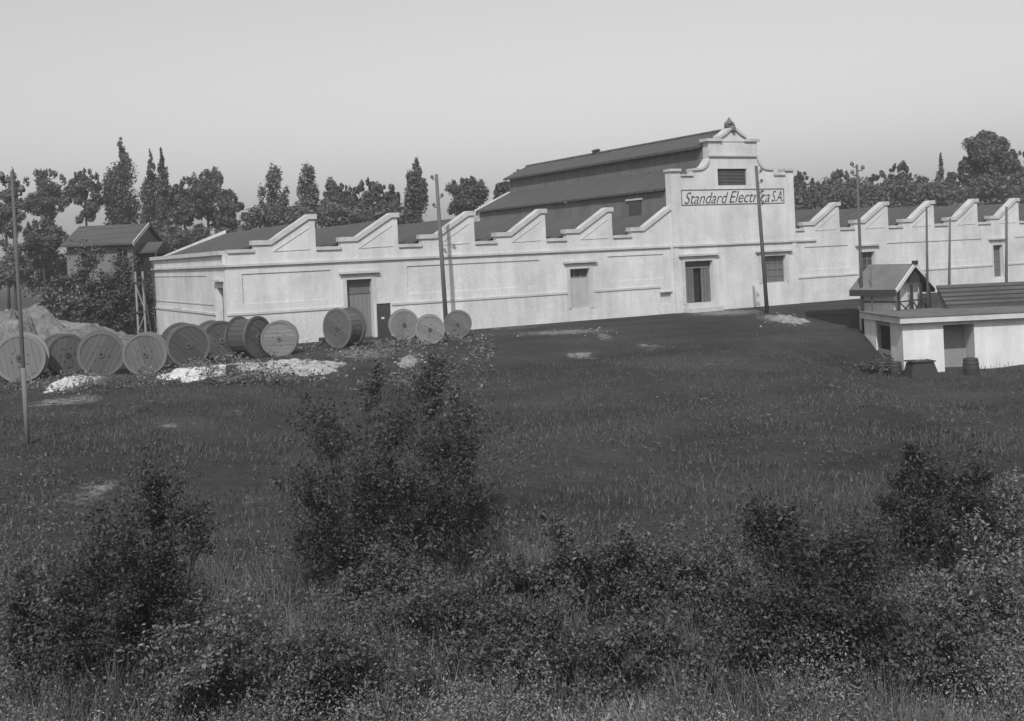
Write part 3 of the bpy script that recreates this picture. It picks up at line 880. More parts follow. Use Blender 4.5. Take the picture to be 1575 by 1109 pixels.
# ------------------------------------------------------------------ plank fence (dark) right of the gable
fa = ground_at(1240, 487)
fb = ground_at(1322, 508)
FE = empty('board_fence', fa)
tag(FE, 'dark tarred board fence between the factory and the lodge', 'fence')
n = 26
dv = (fb - fa)
for i in range(n):
    q = (i + 0.5) / n
    p = dv * q
    hgt = 0.30 + 0.72 * q + random.uniform(-0.02, 0.02)
    wd = dv.length / n * 0.47
    u = dv.normalized() * wd
    nn = Vector((-u.y, u.x, 0)).normalized() * 0.015
    base = p + Vector((0, 0, float(height(fa.x + p.x, fa.y + p.y)) - fa.z - 0.15))
    vs = [base - u - nn, base + u - nn, base + u + nn, base - u + nn]
    top = [v_ + Vector((0, 0, hgt + 0.15)) for v_ in vs]
    MB().add(vs + top, [(3, 2, 1, 0), (4, 5, 6, 7), (0, 1, 5, 4), (1, 2, 6, 5), (2, 3, 7, 6), (3, 0, 4, 7)]).build('board', M['darkwood'], FE)
MB().bar(Vector((0, 0.05, 0.18)), dv + Vector((0, 0.05, 0.75)), 0.05, 0.09).build('rail', M['darkwood'], FE)
MB().box(dv.x + 0.03, dv.x + 0.18, dv.y - 0.06, dv.y + 0.08, -0.3 + dv.z, 1.10 + dv.z).build('end_post', M['white'], FE)

# ------------------------------------------------------------------ cable reels
def reel_meshes(key):
    m = M[key]
    fl = MB()                                # flange of boards, unit radius, facing -y
    nb = 9
    for i in range(nb):
        x0, x1 = -1 + 2 * i / nb + 0.004, -1 + 2 * (i + 1) / nb - 0.004
        sx = [x0 + (x1 - x0) * k / 4 for k in range(5)]
        tp_ = [(x, math.sqrt(max(0.0, 1 - x * x))) for x in sx]
        poly = [(x, -z) for x, z in tp_] + [(x, z) for x, z in reversed(tp_)]
        if len({round(p_[1], 4) for p_ in poly}) < 3: continue
        poly2 = []
        for p_ in poly:
            if not poly2 or (abs(p_[0] - poly2[-1][0]) + abs(p_[1] - poly2[-1][1])) > 1e-4: poly2.append(p_)
        off = 0.006 * ((i * 7) % 3)
        fl.prism(poly2, -0.04 - off, 0.04)
    ring = MB()
    n = 40
    vs, fs = [], []
    for i in range(n):
        a = 2 * math.pi * i / n
        for (r, y) in ((1.02, -0.07), (1.02, 0.05), (0.90, 0.05), (0.90, -0.07)):
            vs.append((r * math.cos(a), y, r * math.sin(a)))
    for i in range(n):
        j = (i + 1) % n
        for k in range(4):
            fs.append((i * 4 + k, j * 4 + k, j * 4 + (k + 1) % 4, i * 4 + (k + 1) % 4))
    ring.add(vs, fs)
    lag = MB()
    nl = 22
    for i in range(nl):
        a = 2 * math.pi * i / nl
        t_ = Vector((-math.sin(a), 0, math.cos(a))) * 0.115
        r_ = Vector((math.cos(a), 0, math.sin(a)))
        q = []
        for y in (-0.5, 0.5):
            for (rr, s_) in ((0.80, -1), (0.80, 1), (0.86, 1), (0.86, -1)):
                q.append(r_ * rr + t_ * s_ + Vector((0, y, 0)))
        lag.add(q, [(0, 1, 2, 3), (7, 6, 5, 4), (0, 4, 5, 1), (1, 5, 6, 2), (2, 6, 7, 3), (3, 7, 4, 0)])
    hub = MB().tube([(0, -0.085, 0), (0, 0.05, 0)], [0.16, 0.16], 16)
    hole = MB().tube([(0, -0.10, 0), (0, 0.0, 0)], [0.055, 0.055], 12)
    bolts = MB()
    for i in range(6):
        a = i * math.pi / 3 + 0.2
        bolts.tube([(0.36 * math.cos(a), -0.075, 0.36 * math.sin(a)), (0.36 * math.cos(a), 0, 0.36 * math.sin(a))], [0.03, 0.03], 6)
    return dict(flange=fl.mesh('flange', m), rim=ring.mesh('rim', m), lagging=lag.mesh('lagging', M['reel_dark']), hub=hub.mesh('hub_plate', M['reel_dark']), hole=hole.mesh('spindle_hole', M['void']), bolts=bolts.mesh('bolts', M['iron']))
RM = {k: reel_meshes(k) for k in ('reel', 'reel_dark', 'reel_pale')}
def reel(x, yb, r_px, key, yaw, wid, label):
    g_ = ground_at(x, yb)
    R_ = r_px * g_.y / F_PX
    E_ = empty('cable_reel', (g_.x, g_.y, g_.z - 0.04), yaw)
    tag(E_, label, 'cable reel', 'wooden cable reels standing in the yard')
    m_ = RM[key]
    for s_ in (-1, 1):
        f_ = link('flange', m_['flange'], E_)
        f_.location = (0, s_ * wid / 2, R_)
        f_.scale = (R_ * random.uniform(0.98, 1.02), s_ * -1.0, R_ * random.uniform(0.98, 1.02))
        f_.rotation_euler = (random.uniform(-0.02, 0.02), random.uniform(0, 6.28), random.uniform(-0.02, 0.02))
        for nm in ('rim', 'hub', 'hole', 'bolts'):
            c_ = link({'rim': 'rim', 'hub': 'hub_plate', 'hole': 'spindle_hole', 'bolts': 'bolt_ring'}[nm], m_[nm], f_)
    l_ = link('lagging', m_['lagging'], E_)
    l_.location = (0, 0, R_)
    l_.scale = (R_, wid - 0.08, R_)
    return E_
reel(36, 584, 36, 'reel_pale', 0.25, 1.0, 'large pale cable reel cut by the left picture edge')
reel(98, 574, 31, 'reel_dark', 0.75, 0.9, 'dim cable reel directly right of the large pale reel')
reel(157, 576, 34, 'reel_dark', 0.35, 1.0, 'third cable reel from the left, dim and large')
reel(226, 574, 32, 'reel', 0.22, 1.0, 'grey cable reel just left of the white sand heap')
reel(286, 562, 33, 'reel_dark', 0.55, 1.0, 'dark cable reel standing right behind the white sand heap')
reel(334, 552, 30, 'reel_dark', 0.7, 1.0, 'dark cable reel under the factory corner door')
reel(383, 549, 32, 'reel_dark', 1.1, 1.1, 'broad dark cable reel turned sideways against the factory corner')
reel(432, 546, 27, 'reel', 0.1, 0.9, 'pale faced cable reel right of the broad sideways reel')
reel(531, 533, 30.5, 'reel_dark', -0.65, 0.9, 'tall obliquely turned cable reel in front of the factory door')
reel(622, 521, 23, 'reel', 0.15, 0.8, 'left one of three cable reels by the leaning pole')
reel(662, 527, 22, 'reel', 0.1, 0.8, 'middle and lowest of three cable reels by the leaning pole')
reel(705, 518, 21, 'reel', 0.0, 0.8, 'right one of three cable reels by the leaning pole')

# ------------------------------------------------------------------ heaps, barrels, stones
for (x, y, a, b, h, m, lab) in [
        (305, 573, 58, 8, 0.12, 'sand', 'bright white sand heap beside the cable reels'),
        (380, 566, 24, 7, 0.16, 'bank', 'small pale rubble heap right of the white sand heap'),
        (450, 567, 72, 10, 0.22, 'bank', 'long grey sand bank below the pale faced reel'),
        (112, 588, 24, 7, 0.16, 'dirt2', 'pale broken rubble heap below the leftmost reels'),
        (628, 556, 13, 8, 0.12, 'dirt', 'small pale earth heap below the three reels'),
        (1207, 493, 15, 6, 0.22, 'dirt', 'grey earth heap right of the leaning pole by the gable')]:
    o = mound_px('sand_heap', x, y, a, b, h, M[m], int(x), 0.1)
    tag(o, lab, 'heap', 'heaps of sand and rubble in the yard')

for (x, Y, rx, ry, h, sd_, lab) in ((25, 60.0, 4.6, 3.0, 2.0, 301, 'tall rough spoil heap behind the leftmost reels'), (140, 61.0, 3.6, 2.2, 0.9, 302, 'lower rough spoil heap before the garden shrubs')):
    p = at(x, 500, Y)
    o = mound('spoil_heap', p.x, Y, rx, ry, h, M['spoil'], sd_)
    tag(o, lab, 'heap', 'heaps of sand and rubble in the yard')

def barrel(x, yb, r, h, label, m='iron'):
    g_ = ground_at(x, yb)
    E_ = empty('barrel', g_)
    tag(E_, label, 'barrel', 'barrels about the yard')
    MB().tube([(0, 0, -0.05), (0, 0, h * 0.25), (0, 0, h * 0.5), (0, 0, h * 0.75), (0, 0, h)], [r * 0.86, r * 0.97, r, r * 0.97, r * 0.86], 18).build('body', M[m], E_, False)
    for z in (0.12, 0.34, 0.68, 0.88):
        rr = r * (0.86 + 0.14 * (1 - (2 * z - 1) ** 2)) + 0.012
        MB().tube([(0, 0, h * z - 0.025), (0, 0, h * z + 0.025)], [rr, rr], 18).build('hoop', M['darkwood'], E_)
barrel(356, 578, 0.20, 0.42, 'small dark barrel at the right end of the white sand heap')
barrel(496, 530, 0.18, 0.36, 'small dark barrel by the wall left of the tall oblique reel')
barrel(1357, 577, 0.27, 0.55, 'left one of two dark barrels at the low building corner')
barrel(1377, 579, 0.27, 0.60, 'right one of two dark barrels at the low building corner')
barrel(1494, 577, 0.30, 0.68, 'dark barrel standing in front of the wall niche')
g_ = ground_at(1417, 580)
CT = empty('covered_crate', g_, 0.12)
tag(CT, 'dark tapered crate with two handles before the low white wall', 'crate')
MB().add([(-0.62, -0.4, -0.1), (0.62, -0.4, -0.1), (0.62, 0.4, -0.1), (-0.62, 0.4, -0.1), (-0.46, -0.3, 0.58), (0.40, -0.3, 0.62), (0.40, 0.3, 0.62), (-0.46, 0.3, 0.58)],
         [(3, 2, 1, 0), (4, 5, 6, 7), (0, 1, 5, 4), (1, 2, 6, 5), (2, 3, 7, 6), (3, 0, 4, 7)]).build('body', M['darkwood'], CT)
MB().box(-0.52, 0.46, -0.36, 0.36, 0.622, 0.67).build('lid', M['darkwood'], CT)
for x in (-0.16, 0.06):
    MB().tube([(x, 0, 0.66), (x, 0, 0.78), (x + 0.1, 0, 0.78), (x + 0.1, 0, 0.66)], [0.02] * 4, 6).build('handle', M['white'], CT)

# ------------------------------------------------------------------ foliage
def leaves(C_, R_, N_, size, rng, up=0.35, core=0.55):
    """leaf quads round blob centres C_ (n,3) with radii R_ (n,3); returns vertices and quads"""
    k = len(C_)
    vol = np.prod(R_, 1) ** (2 / 3.0)
    idx = rng.choice(k, N_, p=vol / vol.sum())
    d = rng.normal(size=(N_, 3))
    d /= np.linalg.norm(d, axis=1, keepdims=True)
    rad = core + (1.12 - core) * rng.random(N_) ** 0.6
    rad *= 1 + 0.10 * rng.normal(size=N_)
    p = C_[idx] + d * R_[idx] * rad[:, None]
    nrm = d * 0.5 + rng.normal(size=(N_, 3)) * 0.6 + np.array([0, 0, up])
    nrm /= np.linalg.norm(nrm, axis=1, keepdims=True)
    a = np.cross(nrm, rng.normal(size=(N_, 3)))
    a /= np.linalg.norm(a, axis=1, keepdims=True)
    b = np.cross(nrm, a)
    s = size * rng.uniform(0.6, 1.35, N_)[:, None]
    fold = nrm * s * 0.18
    V = np.stack([p - a * s, p - b * s * 0.5 + fold, p + a * s, p + b * s * 0.5 + fold], 1).reshape(-1, 3)
    Q_ = np.arange(N_ * 4).reshape(-1, 4)
    return V, Q_

def crown_blobs(kind, hw_, ht, rng, n):
    """blob centres relative to the crown's base centre, crown of half width hw_ and height ht"""
    C_, R_ = [], []
    if kind == 'poplar':
        for i in range(n):
            q = (i + 0.5) / n
            env = hw_ * (0.45 + 0.75 * math.sin(math.pi * min(1, q * 0.80 + 0.18))) * (1 - 0.72 * q ** 3.0)
            a = rng.uniform(0, 6.28)
            o = env * 0.62 * rng.random() ** 0.6
            C_.append((o * math.cos(a), o * math.sin(a), ht * q * 0.93))
            r = env * rng.uniform(0.45, 0.70)
            R_.append((r * 0.8, r * 0.8, max(r * 1.3, ht / n * 1.3)))
    elif kind == 'wispy':
        for i in range(n):
            q = rng.random() ** 0.95
            a = rng.uniform(0, 6.28)
            env = hw_ * (1.1 - 0.95 * q ** 1.3)
            o = env * rng.uniform(0.2, 1.0)
            C_.append((o * math.cos(a), o * math.sin(a), ht * (0.08 + 0.86 * q)))
            r = hw_ * rng.uniform(0.07, 0.22)
            R_.append((r, r, r * rng.uniform(1.2, 2.6)))
    elif kind == 'umbrella':
        for i in range(n):
            q = rng.random()
            a = rng.uniform(0, 6.28)
            env = hw_ * math.sqrt(max(0.05, 1 - (q - 0.35) ** 2 / 0.45))
            o = env * rng.random() ** 0.5 * 0.85
            C_.append((o * math.cos(a), o * math.sin(a), ht * (0.2 + 0.70 * q)))
            r = hw_ * rng.uniform(0.22, 0.34)
            R_.append((r, r, r * 0.75))
    else:
        for i in range(n):
            d = rng.normal(size=3)
            d /= np.linalg.norm(d)
            rr = rng.random() ** 0.40 * 0.88
            lump = 1 + 0.28 * math.sin(3 * math.atan2(d[2], d[0]) + n * 0.7) + 0.10 * rng.normal()
            wz = 1.0 if d[2] > 0 else 1.12
            C_.append((d[0] * hw_ * rr * lump * wz, d[1] * hw_ * rr, ht * 0.47 + d[2] * ht * 0.46 * rr * lump))
            r = hw_ * rng.uniform(0.13, 0.30)
            R_.append((r, r, r * rng.uniform(0.75, 1.2)))
        for i in range(n // 3):                  # upright shoots that roughen the outline
            a = rng.uniform(-1, 1)
            C_.append((a * hw_ * 0.85, rng.uniform(-0.4, 0.4) * hw_, ht * (0.60 + 0.34 * math.sqrt(max(0, 1 - a * a)) * rng.uniform(0.8, 1.05))))
            r = hw_ * rng.uniform(0.06, 0.12)
            R_.append((r, r, r * rng.uniform(1.2, 2.6)))
    return np.array(C_), np.array(R_)

def tree(name, x, ytop, hwpx, ybot, Y, kind, label, group, m='leaf', N_=3600, lsize=0.20, nb=None, bark='bark', seed=None):
    rng = np.random.default_rng(int(x * 7 + ytop) if seed is None else seed)
    t = at(x, ytop, Y)
    b = at(x, ybot, Y)
    s_ = Y / F_PX
    hw_ = hwpx * s_ * (1.0 if kind == 'poplar' else 1.02)
    N_ = int(N_ * 2.1)
    lsize *= 0.76
    E_ = empty(name, (b.x, Y, 0.0))
    tag(E_, label, 'tree', group)
    ht = t.z - b.z
    zb = b.z
    lean = (t.x - b.x)
    nb = nb or {'poplar': 30, 'wispy': 44, 'umbrella': 40}.get(kind, 46)
    C_, R_ = crown_blobs(kind, hw_, ht, rng, nb)
    C_[:, 2] += zb
    C_[:, 0] += lean * (C_[:, 2] - zb) / ht
    Vv, Qq = leaves(C_, R_, N_ if kind != 'wispy' else int(N_ * 0.6), lsize, rng, core=0.15 if kind == 'wispy' else 0.3)
    k_ = (t.z - zb) / (np.percentile(Vv[:, 2], 99.6) - zb)
    Vv[:, 2] = np.where(Vv[:, 2] > zb, zb + (Vv[:, 2] - zb) * k_, Vv[:, 2])
    link('crown', np_mesh('crown', Vv, Qq, M[m]), E_)
    tr_ = MB()
    r0 = max(0.14, hw_ * 0.07)
    tr_.tube([(0, 0, -0.3), (0.1, 0, zb * 0.6), (lean * 0.3, 0, zb + ht * 0.35), (lean * 0.7, 0, zb + ht * 0.8)], [r0 * 1.3, r0, r0 * 0.7, r0 * 0.2], 8)
    for i in rng.choice(len(C_), min(9, len(C_)), replace=False):
        c_ = Vector(C_[i])
        q = min(0.7, max(0.0, (c_.z - zb) / ht * 0.55))
        s0 = Vector((lean * q, 0, zb + ht * q - 0.05 * ht))
        mid = (s0 + c_) / 2 + Vector((0, 0, -0.08 * ht))
        tr_.tube([s0, mid, c_], [r0 * 0.5, r0 * 0.35, r0 * 0.12], 5)
    tr_.build('trunk', M[bark], E_, True)
    return E_

GL = 'trees behind the left shed roofs'
tree('broadleaf_tree', 10, 272, 26, 400, 112, 'round', 'faded leafy tree cut by the left picture edge', GL, 'leaf_pale')
tree('poplar_tree', 19, 264, 9, 330, 112, 'poplar', 'narrow spire tree at the far left picture edge', GL, 'leaf_pale', 1500)
tree('broadleaf_tree', 72, 262, 36, 345, 115, 'round', 'broad round tree above the left end of the dark house', GL)
tree('broadleaf_tree', 132, 262, 24, 352, 115, 'round', 'small round tree just left of the tall dark poplar', GL)
tree('small_tree', 66, 338, 34, 410, 100, 'round', 'small dark tree left of the dark house wall', GL, 'leaf', 3600, 0.2)
tree('small_tree', 22, 375, 34, 445, 98, 'wispy', 'low pale bush at the left edge above the garden wall', GL, 'leaf_pale', 2400, 0.22)
tree('poplar_tree', 187, 220, 25, 352, 118, 'poplar', 'tallest dark poplar above the dark house roof', GL, 'leaf', 4200)
tree('poplar_tree', 232, 239, 15, 372, 118, 'poplar', 'left one of the twin poplars between house and factory', GL, 'leaf', 3200)
tree('poplar_tree', 249, 235, 13, 372, 116, 'poplar', 'right one of the twin poplars between house and factory', GL, 'leaf', 3200)
tree('broadleaf_tree', 284, 275, 30, 372, 116, 'round', 'rounded tree right beside the twin poplars', GL, 'leaf', 4200)
tree('broadleaf_tree', 320, 262, 36, 368, 120, 'round', 'largest rounded tree above the first shed roof', GL, 'leaf', 5000)
tree('broadleaf_tree', 352, 300, 24, 372, 114, 'round', 'drooping low tree at the right of the large rounded tree', GL, 'leaf', 2600)
tree('slender_tree', 421, 256, 36, 345, 112, 'wispy', 'feathery light tree above the first sawtooth', GL, 'leaf_pale', 3400, 0.2)
tree('slender_tree', 474, 254, 34, 345, 112, 'wispy', 'feathery light tree directly left of the first sawtooth peak', GL, 'leaf_pale', 3400, 0.2)
tree('slender_tree', 508, 275, 22, 345, 112, 'wispy', 'short feathery tree right of the first sawtooth peak', GL, 'leaf_pale', 2200, 0.2)
tree('broadleaf_tree', 526, 285, 24, 345, 110, 'round', 'dark bushy tree left of the second sawtooth', GL)
tree('broadleaf_tree', 566, 279, 27, 345, 110, 'round', 'dark bushy tree over the slope of the second sawtooth', GL)
tree('broadleaf_tree', 596, 285, 20, 345, 110, 'round', 'dark bushy tree directly behind the second sawtooth peak', GL)
tree('poplar_tree', 640, 249, 17, 340, 106, 'poplar', 'knobbly dark poplar left of the leaning timber pole', GL, 'leaf', 3400)
tree('broadleaf_tree', 718, 274, 31, 335, 108, 'round', 'spiky round tree above the third sawtooth', GL, 'leaf', 4200)
tree('broadleaf_tree', 776, 280, 17, 310, 110, 'round', 'small tree touching the far end of the hall roof', GL, 'leaf', 2200)
tree('broadleaf_tree', 800, 262, 17, 310, 112, 'round', 'tree poking over the far end of the hall ridge', GL, 'leaf', 2200)
GR = 'trees behind the right sheds'
for (x, yt, hw_, k, n_, lab) in [
        (1234, 268, 22, 'round', 3000, 'dark tree right against the stepped gable wall'),
        (1264, 281, 22, 'round', 2600, 'dark tree above the first tooth right of the gable'),
        (1292, 263, 18, 'round', 3000, 'dark tree above the first right hand sawtooth peak'),
        (1322, 274, 22, 'round', 2600, 'dark tree behind the tall thin pole top'),
        (1352, 266, 17, 'round', 2600, 'dark tree above the second right hand sawtooth'),
        (1385, 252, 21, 'round', 3400, 'flat topped dark tree standing out in the right hand wood'),
        (1420, 274, 21, 'round', 2600, 'low dark tree left of the thin spire tree'),
        (1447, 242, 9, 'poplar', 1500, 'thin spire tree left of the great domed tree'),
        (1466, 266, 16, 'round', 2600, 'dark tree at the left foot of the great domed tree'),
        (1491, 243, 20, 'round', 2800, 'dark shoulder tree leaning on the great domed tree'),
        (1566, 232, 24, 'round', 3200, 'dark tree at the right picture edge below the domed tree')]:
    tree('broadleaf_tree' if k == 'round' else 'poplar_tree', x, yt, hw_, 345, 125 + (x % 7), k, lab, GR, 'leaf', n_, 0.28)
tree('domed_tree', 1517, 204, 38, 300, 124, 'umbrella', 'great domed tree standing highest over the right sheds', GR, 'leaf', 6500, 0.27, 44)
# the wood's lower mass behind the right sheds: nobody could count it
rng = np.random.default_rng(5)
cs, rs = [], []
for x in np.arange(1215, 1640, 9):
    for y in (300, 312, 324, 336, 352):
        p = at(x + rng.uniform(-8, 8), y + rng.uniform(-7, 7) - (6 * math.sin(x * 0.05) if y < 320 else 0), 122 + rng.uniform(-4, 4))
        cs.append(p)
        r = rng.uniform(0.9, 1.6)
        rs.append((r, r, r))
Vv, Qq = leaves(np.array(cs), np.array(rs), 70000, 0.21, rng, core=0.2)
o = link('wood', np_mesh('wood', Vv, Qq, M['leaf']))
tag(o, 'dark mass of undergrowth of the wood behind the right sheds', 'wood', kind='stuff')

cs, rs = [], []
for (xa, xb, ya, yb) in ((-30, 110, 395, 432), (228, 385, 356, 392), (385, 620, 326, 345)):
    for _ in range(int((xb - xa) / 3.5)):
        cs.append(at(rng.uniform(xa, xb), rng.uniform(ya, yb), 104 + rng.uniform(-3, 3)))
        r = rng.uniform(0.5, 1.1)
        rs.append((r, r, r * 1.1))
Vv, Qq = leaves(np.array(cs), np.array(rs), 16000, 0.22, rng, core=0.2)
o = link('hedgerow', np_mesh('hedgerow', Vv, Qq, M['leaf']))
tag(o, 'tangled hedgerow under the trees behind the left sheds', 'hedgerow', kind='stuff')

# ---- shrubs
def shrub(name, blobs, base, Y, label, N_, lsize, group, m='shrub', seed=1, dr=0.8, spread=0.80):
    """blobs: (x, y, rx, ry) in photograph units at distance Y; base = x of the foot"""
    rng = np.random.default_rng(seed)
    s_ = Y / F_PX
    b = at(base, 700, Y)
    gz = float(height(b.x, Y))
    O = Vector((b.x, Y, gz))
    N_ = int(N_ * 2.2)
    E_ = empty(name, O)
    tag(E_, label, 'shrub', group)
    A_, B_, W_ = [], [], []
    st_ = MB()
    allb = []
    for (x, y, rx, ry) in blobs:
        c_ = at(x, y, Y) - O
        c_.y += rng.uniform(-1, 1) * rx * s_ * dr
        allb.append((c_, rx * s_, ry * s_, 1.0))
        if c_.z > 2.2 * ry * s_:                  # inner growth between the spray and the ground
            allb.append((Vector((c_.x * 1.0 + rng.uniform(-0.15, 0.15), c_.y * 0.8, c_.z * 0.5)), rx * s_ * 0.8, ry * s_ * 0.9, 0.55))
    for (c_, rx, ry, wt) in allb:
        foot = Vector((c_.x * 0.7 + rng.uniform(-0.15, 0.15), c_.y * 0.35 + rng.uniform(-0.15, 0.15), -0.1))
        mid = foot * 0.45 + c_ * 0.55 + Vector((rng.uniform(-0.1, 0.1), rng.uniform(-0.1, 0.1), 0.06 * c_.z))
        st_.tube([foot, mid, c_], [0.013, 0.009, 0.004], 5)
        for _ in range(15):                       # twigs: leaves sit along them
            d = rng.normal(size=3) * np.array([rx, rx * dr, ry]) * spread
            e_ = np.array(c_) + d
            e_[2] = max(e_[2], 0.02 + rng.random() * 0.1)
            q = rng.uniform(0.55, 1.0)
            a_ = np.array(foot) * (1 - q) + np.array(c_) * q
            A_.append(a_ + (e_ - a_) * 0.35)
            B_.append(e_)
            W_.append(wt * rng.uniform(0.1, 1.0) ** 1.5 * (rx * ry) ** 0.5)
            st_.tube([tuple(a_), tuple((a_ + e_) / 2 + np.array([0, 0, 0.05 * ry])), tuple(e_)], [0.005, 0.004, 0.002], 4)
    for _ in range(len(blobs) * 3):               # long loose shoots beyond the outline
        c_, rx, ry, wt = allb[rng.integers(len(allb))]
        d = rng.normal(size=3) + np.array([0, 0, 0.9])
        d /= np.linalg.norm(d)
        e_ = np.array(c_) + d * np.array([rx, rx * dr, ry]) * rng.uniform(1.3, 1.9)
        e_[2] = max(e_[2], 0.05)
        A_.append(np.array(c_)); B_.append(e_); W_.append(0.35 * (rx * ry) ** 0.5)
        st_.tube([tuple(c_), tuple((np.array(c_) + e_) / 2 + np.array([0, 0, 0.08 * ry])), tuple(e_)], [0.006, 0.004, 0.002], 4)
    A_, B_, W_ = np.array(A_), np.array(B_), np.array(W_)
    idx = rng.choice(len(A_), N_, p=W_ / W_.sum())
    u = rng.random(N_) ** 0.75
    ln = np.linalg.norm(B_ - A_, axis=1)
    p = A_[idx] + (B_[idx] - A_[idx]) * u[:, None] + rng.normal(size=(N_, 3)) * (0.03 + 0.09 * ln[idx])[:, None]
    p[:, 2] = np.maximum(p[:, 2], 0.01)
    nrm = rng.normal(size=(N_, 3)) * 0.6 + np.array([0, -0.1, 0.55])
    nrm /= np.linalg.norm(nrm, axis=1, keepdims=True)
    a = np.cross(nrm, rng.normal(size=(N_, 3)))
    a /= np.linalg.norm(a, axis=1, keepdims=True)
    b_ = np.cross(nrm, a)
    sz = (lsize * 0.85 * np.clip(np.exp(rng.normal(size=N_) * 0.38), 0.4, 1.55))[:, None]
    Vv = np.stack([p - a * sz, p - b_ * sz * 0.45 + nrm * sz * 0.15, p + a * sz, p + b_ * sz * 0.45 + nrm * sz * 0.15], 1).reshape(-1, 3)
    link('foliage', np_mesh('foliage', Vv, np.arange(N_ * 4).reshape(-1, 4), M[m]), E_)
    st_.build('stems', M['bark'], E_)
    return E_
GS = 'shrubs in the foreground'
shrub('tall_shrub', [(600, 690, 70, 60), (560, 660, 50, 45), (640, 660, 50, 45), (510, 650, 30, 24), (620, 740, 75, 55), (540, 745, 60, 40), (480, 735, 34, 22), (590, 800, 75, 50), (530, 820, 55, 40), (640, 612, 26, 24), (560, 880, 60, 40), (680, 700, 40, 40), (478, 630, 20, 14), (455, 742, 26, 14), (500, 800, 40, 26), (720, 740, 34, 26), (715, 670, 24, 22), (690, 800, 44, 32), (740, 780, 24, 16), (650, 860, 56, 36)], 590, 16.0,
      'large dark leafy shrub at the centre left foreground', 17000, 0.03, GS, 'shrub_dark', seed=2, spread=0.95)
shrub('tall_shrub', [(200, 820, 60, 55), (240, 770, 40, 36), (180, 880, 65, 50), (270, 830, 45, 34), (210, 940, 70, 50), (150, 850, 36, 40), (300, 790, 24, 20), (240, 740, 22, 18), (190, 1000, 70, 40), (120, 930, 40, 40)], 205, 12.6,
      'tall dark shrub at the left foreground', 13000, 0.027, GS, 'shrub_dark', seed=3)
shrub('tall_shrub', [(1290, 880, 75, 50), (1240, 850, 55, 45), (1200, 800, 36, 30), (1330, 900, 50, 50), (1280, 960, 80, 50), (1220, 930, 60, 40), (1360, 960, 50, 36), (1260, 1030, 75, 40), (1340, 1010, 60, 40), (1170, 790, 24, 20), (1330, 830, 34, 28)], 1285, 11.8,
      'big dark shrub at the right foreground bottom', 14000, 0.026, GS, 'shrub_dark', seed=4)
shrub('tall_shrub', [(1400, 770, 45, 36), (1390, 810, 40, 34), (1450, 740, 46, 40), (1420, 720, 30, 26), (1490, 720, 36, 34), (1398, 700, 10, 16), (1460, 800, 50, 40), (1510, 780, 36, 40), (1430, 860, 55, 40)], 1430, 15.5,
      'loose tall shrub behind the big one at the right', 9000, 0.032, GS, 'shrub_dark', seed=5)
shrub('low_shrub', [(960, 845, 46, 26), (930, 880, 50, 30), (1000, 870, 50, 30), (860, 800, 30, 14), (950, 930, 60, 30), (880, 850, 40, 26)], 945, 14.5, 'low spreading dark shrub right of the picture centre', 6500, 0.03, GS, seed=6)
shrub('low_shrub', [(1060, 880, 50, 34), (1100, 850, 36, 26), (1040, 920, 50, 34), (1120, 900, 44, 34)], 1075, 14.0, 'low dark shrub left of the big right hand shrub', 5500, 0.03, GS, seed=7)
shrub('low_shrub', [(680, 930, 60, 36), (740, 910, 50, 34), (640, 960, 50, 36), (710, 980, 60, 36)], 690, 13.2, 'low leafy shrub below the large central shrub', 6500, 0.028, GS, seed=8)
shrub('low_shrub', [(820, 960, 55, 36), (860, 990, 50, 34), (780, 1000, 55, 34)], 825, 12.2, 'low shrub at the bottom centre of the foreground', 5200, 0.026, GS, seed=9)
shrub('low_shrub', [(950, 1000, 60, 34), (1020, 990, 55, 34), (1080, 1010, 50, 34)], 1010, 11.8, 'low shrub at the bottom between centre and big right shrub', 5200, 0.026, GS, seed=10)
shrub('low_shrub', [(420, 1000, 50, 34), (470, 1020, 44, 30), (520, 980, 50, 36), (560, 1030, 60, 34)], 490, 11.9, 'low shrub at the bottom right of the tall left shrub', 5200, 0.026, GS, seed=12)
shrub('low_shrub', [(60, 960, 50, 40), (30, 900, 40, 36), (90, 1020, 50, 34)], 60, 12.2, 'low shrub at the bottom left corner', 4500, 0.027, GS, seed=13)
shrub('low_shrub', [(1480, 940, 55, 40), (1540, 900, 40, 40), (1530, 990, 50, 40)], 1510, 12.8, 'low greyish shrub at the right picture edge', 4800, 0.028, GS, 'weed', seed=14)
shrub('low_shrub', [(1180, 980, 60, 40), (1150, 930, 44, 34), (1140, 1040, 60, 34)], 1160, 12.0, 'low dense shrub left of the foot of the big right shrub', 5200, 0.026, GS, seed=19)
shrub('low_shrub', [(1410, 1010, 50, 40), (1450, 960, 44, 36), (1440, 1050, 60, 30)], 1430, 11.6, 'low dense shrub right of the foot of the big right shrub', 5200, 0.026, GS, seed=20)
shrub('low_shrub', [(600, 900, 60, 36), (540, 920, 50, 36), (650, 880, 40, 30)], 595, 14.2, 'low dense shrub at the foot of the large central shrub', 5600, 0.029, GS, seed=21)
shrub('low_shrub', [(1520, 850, 40, 50), (1550, 800, 30, 44), (1490, 880, 36, 36)], 1520, 14.6, 'ragged shrub between the loose tall one and the right edge', 4600, 0.03, GS, 'weed', seed=22)
shrub('low_shrub', [(800, 900, 46, 26), (850, 890, 40, 24), (770, 870, 30, 18)], 805, 14.6, 'sparse low shrub directly below the picture centre', 3200, 0.03, GS, seed=23)
shrub('low_shrub', [(300, 1000, 50, 36), (340, 960, 36, 30), (320, 1050, 60, 30)], 315, 11.8, 'sprawling shrub right of the foot of the tall left shrub', 4600, 0.026, GS, 'weed', seed=24)
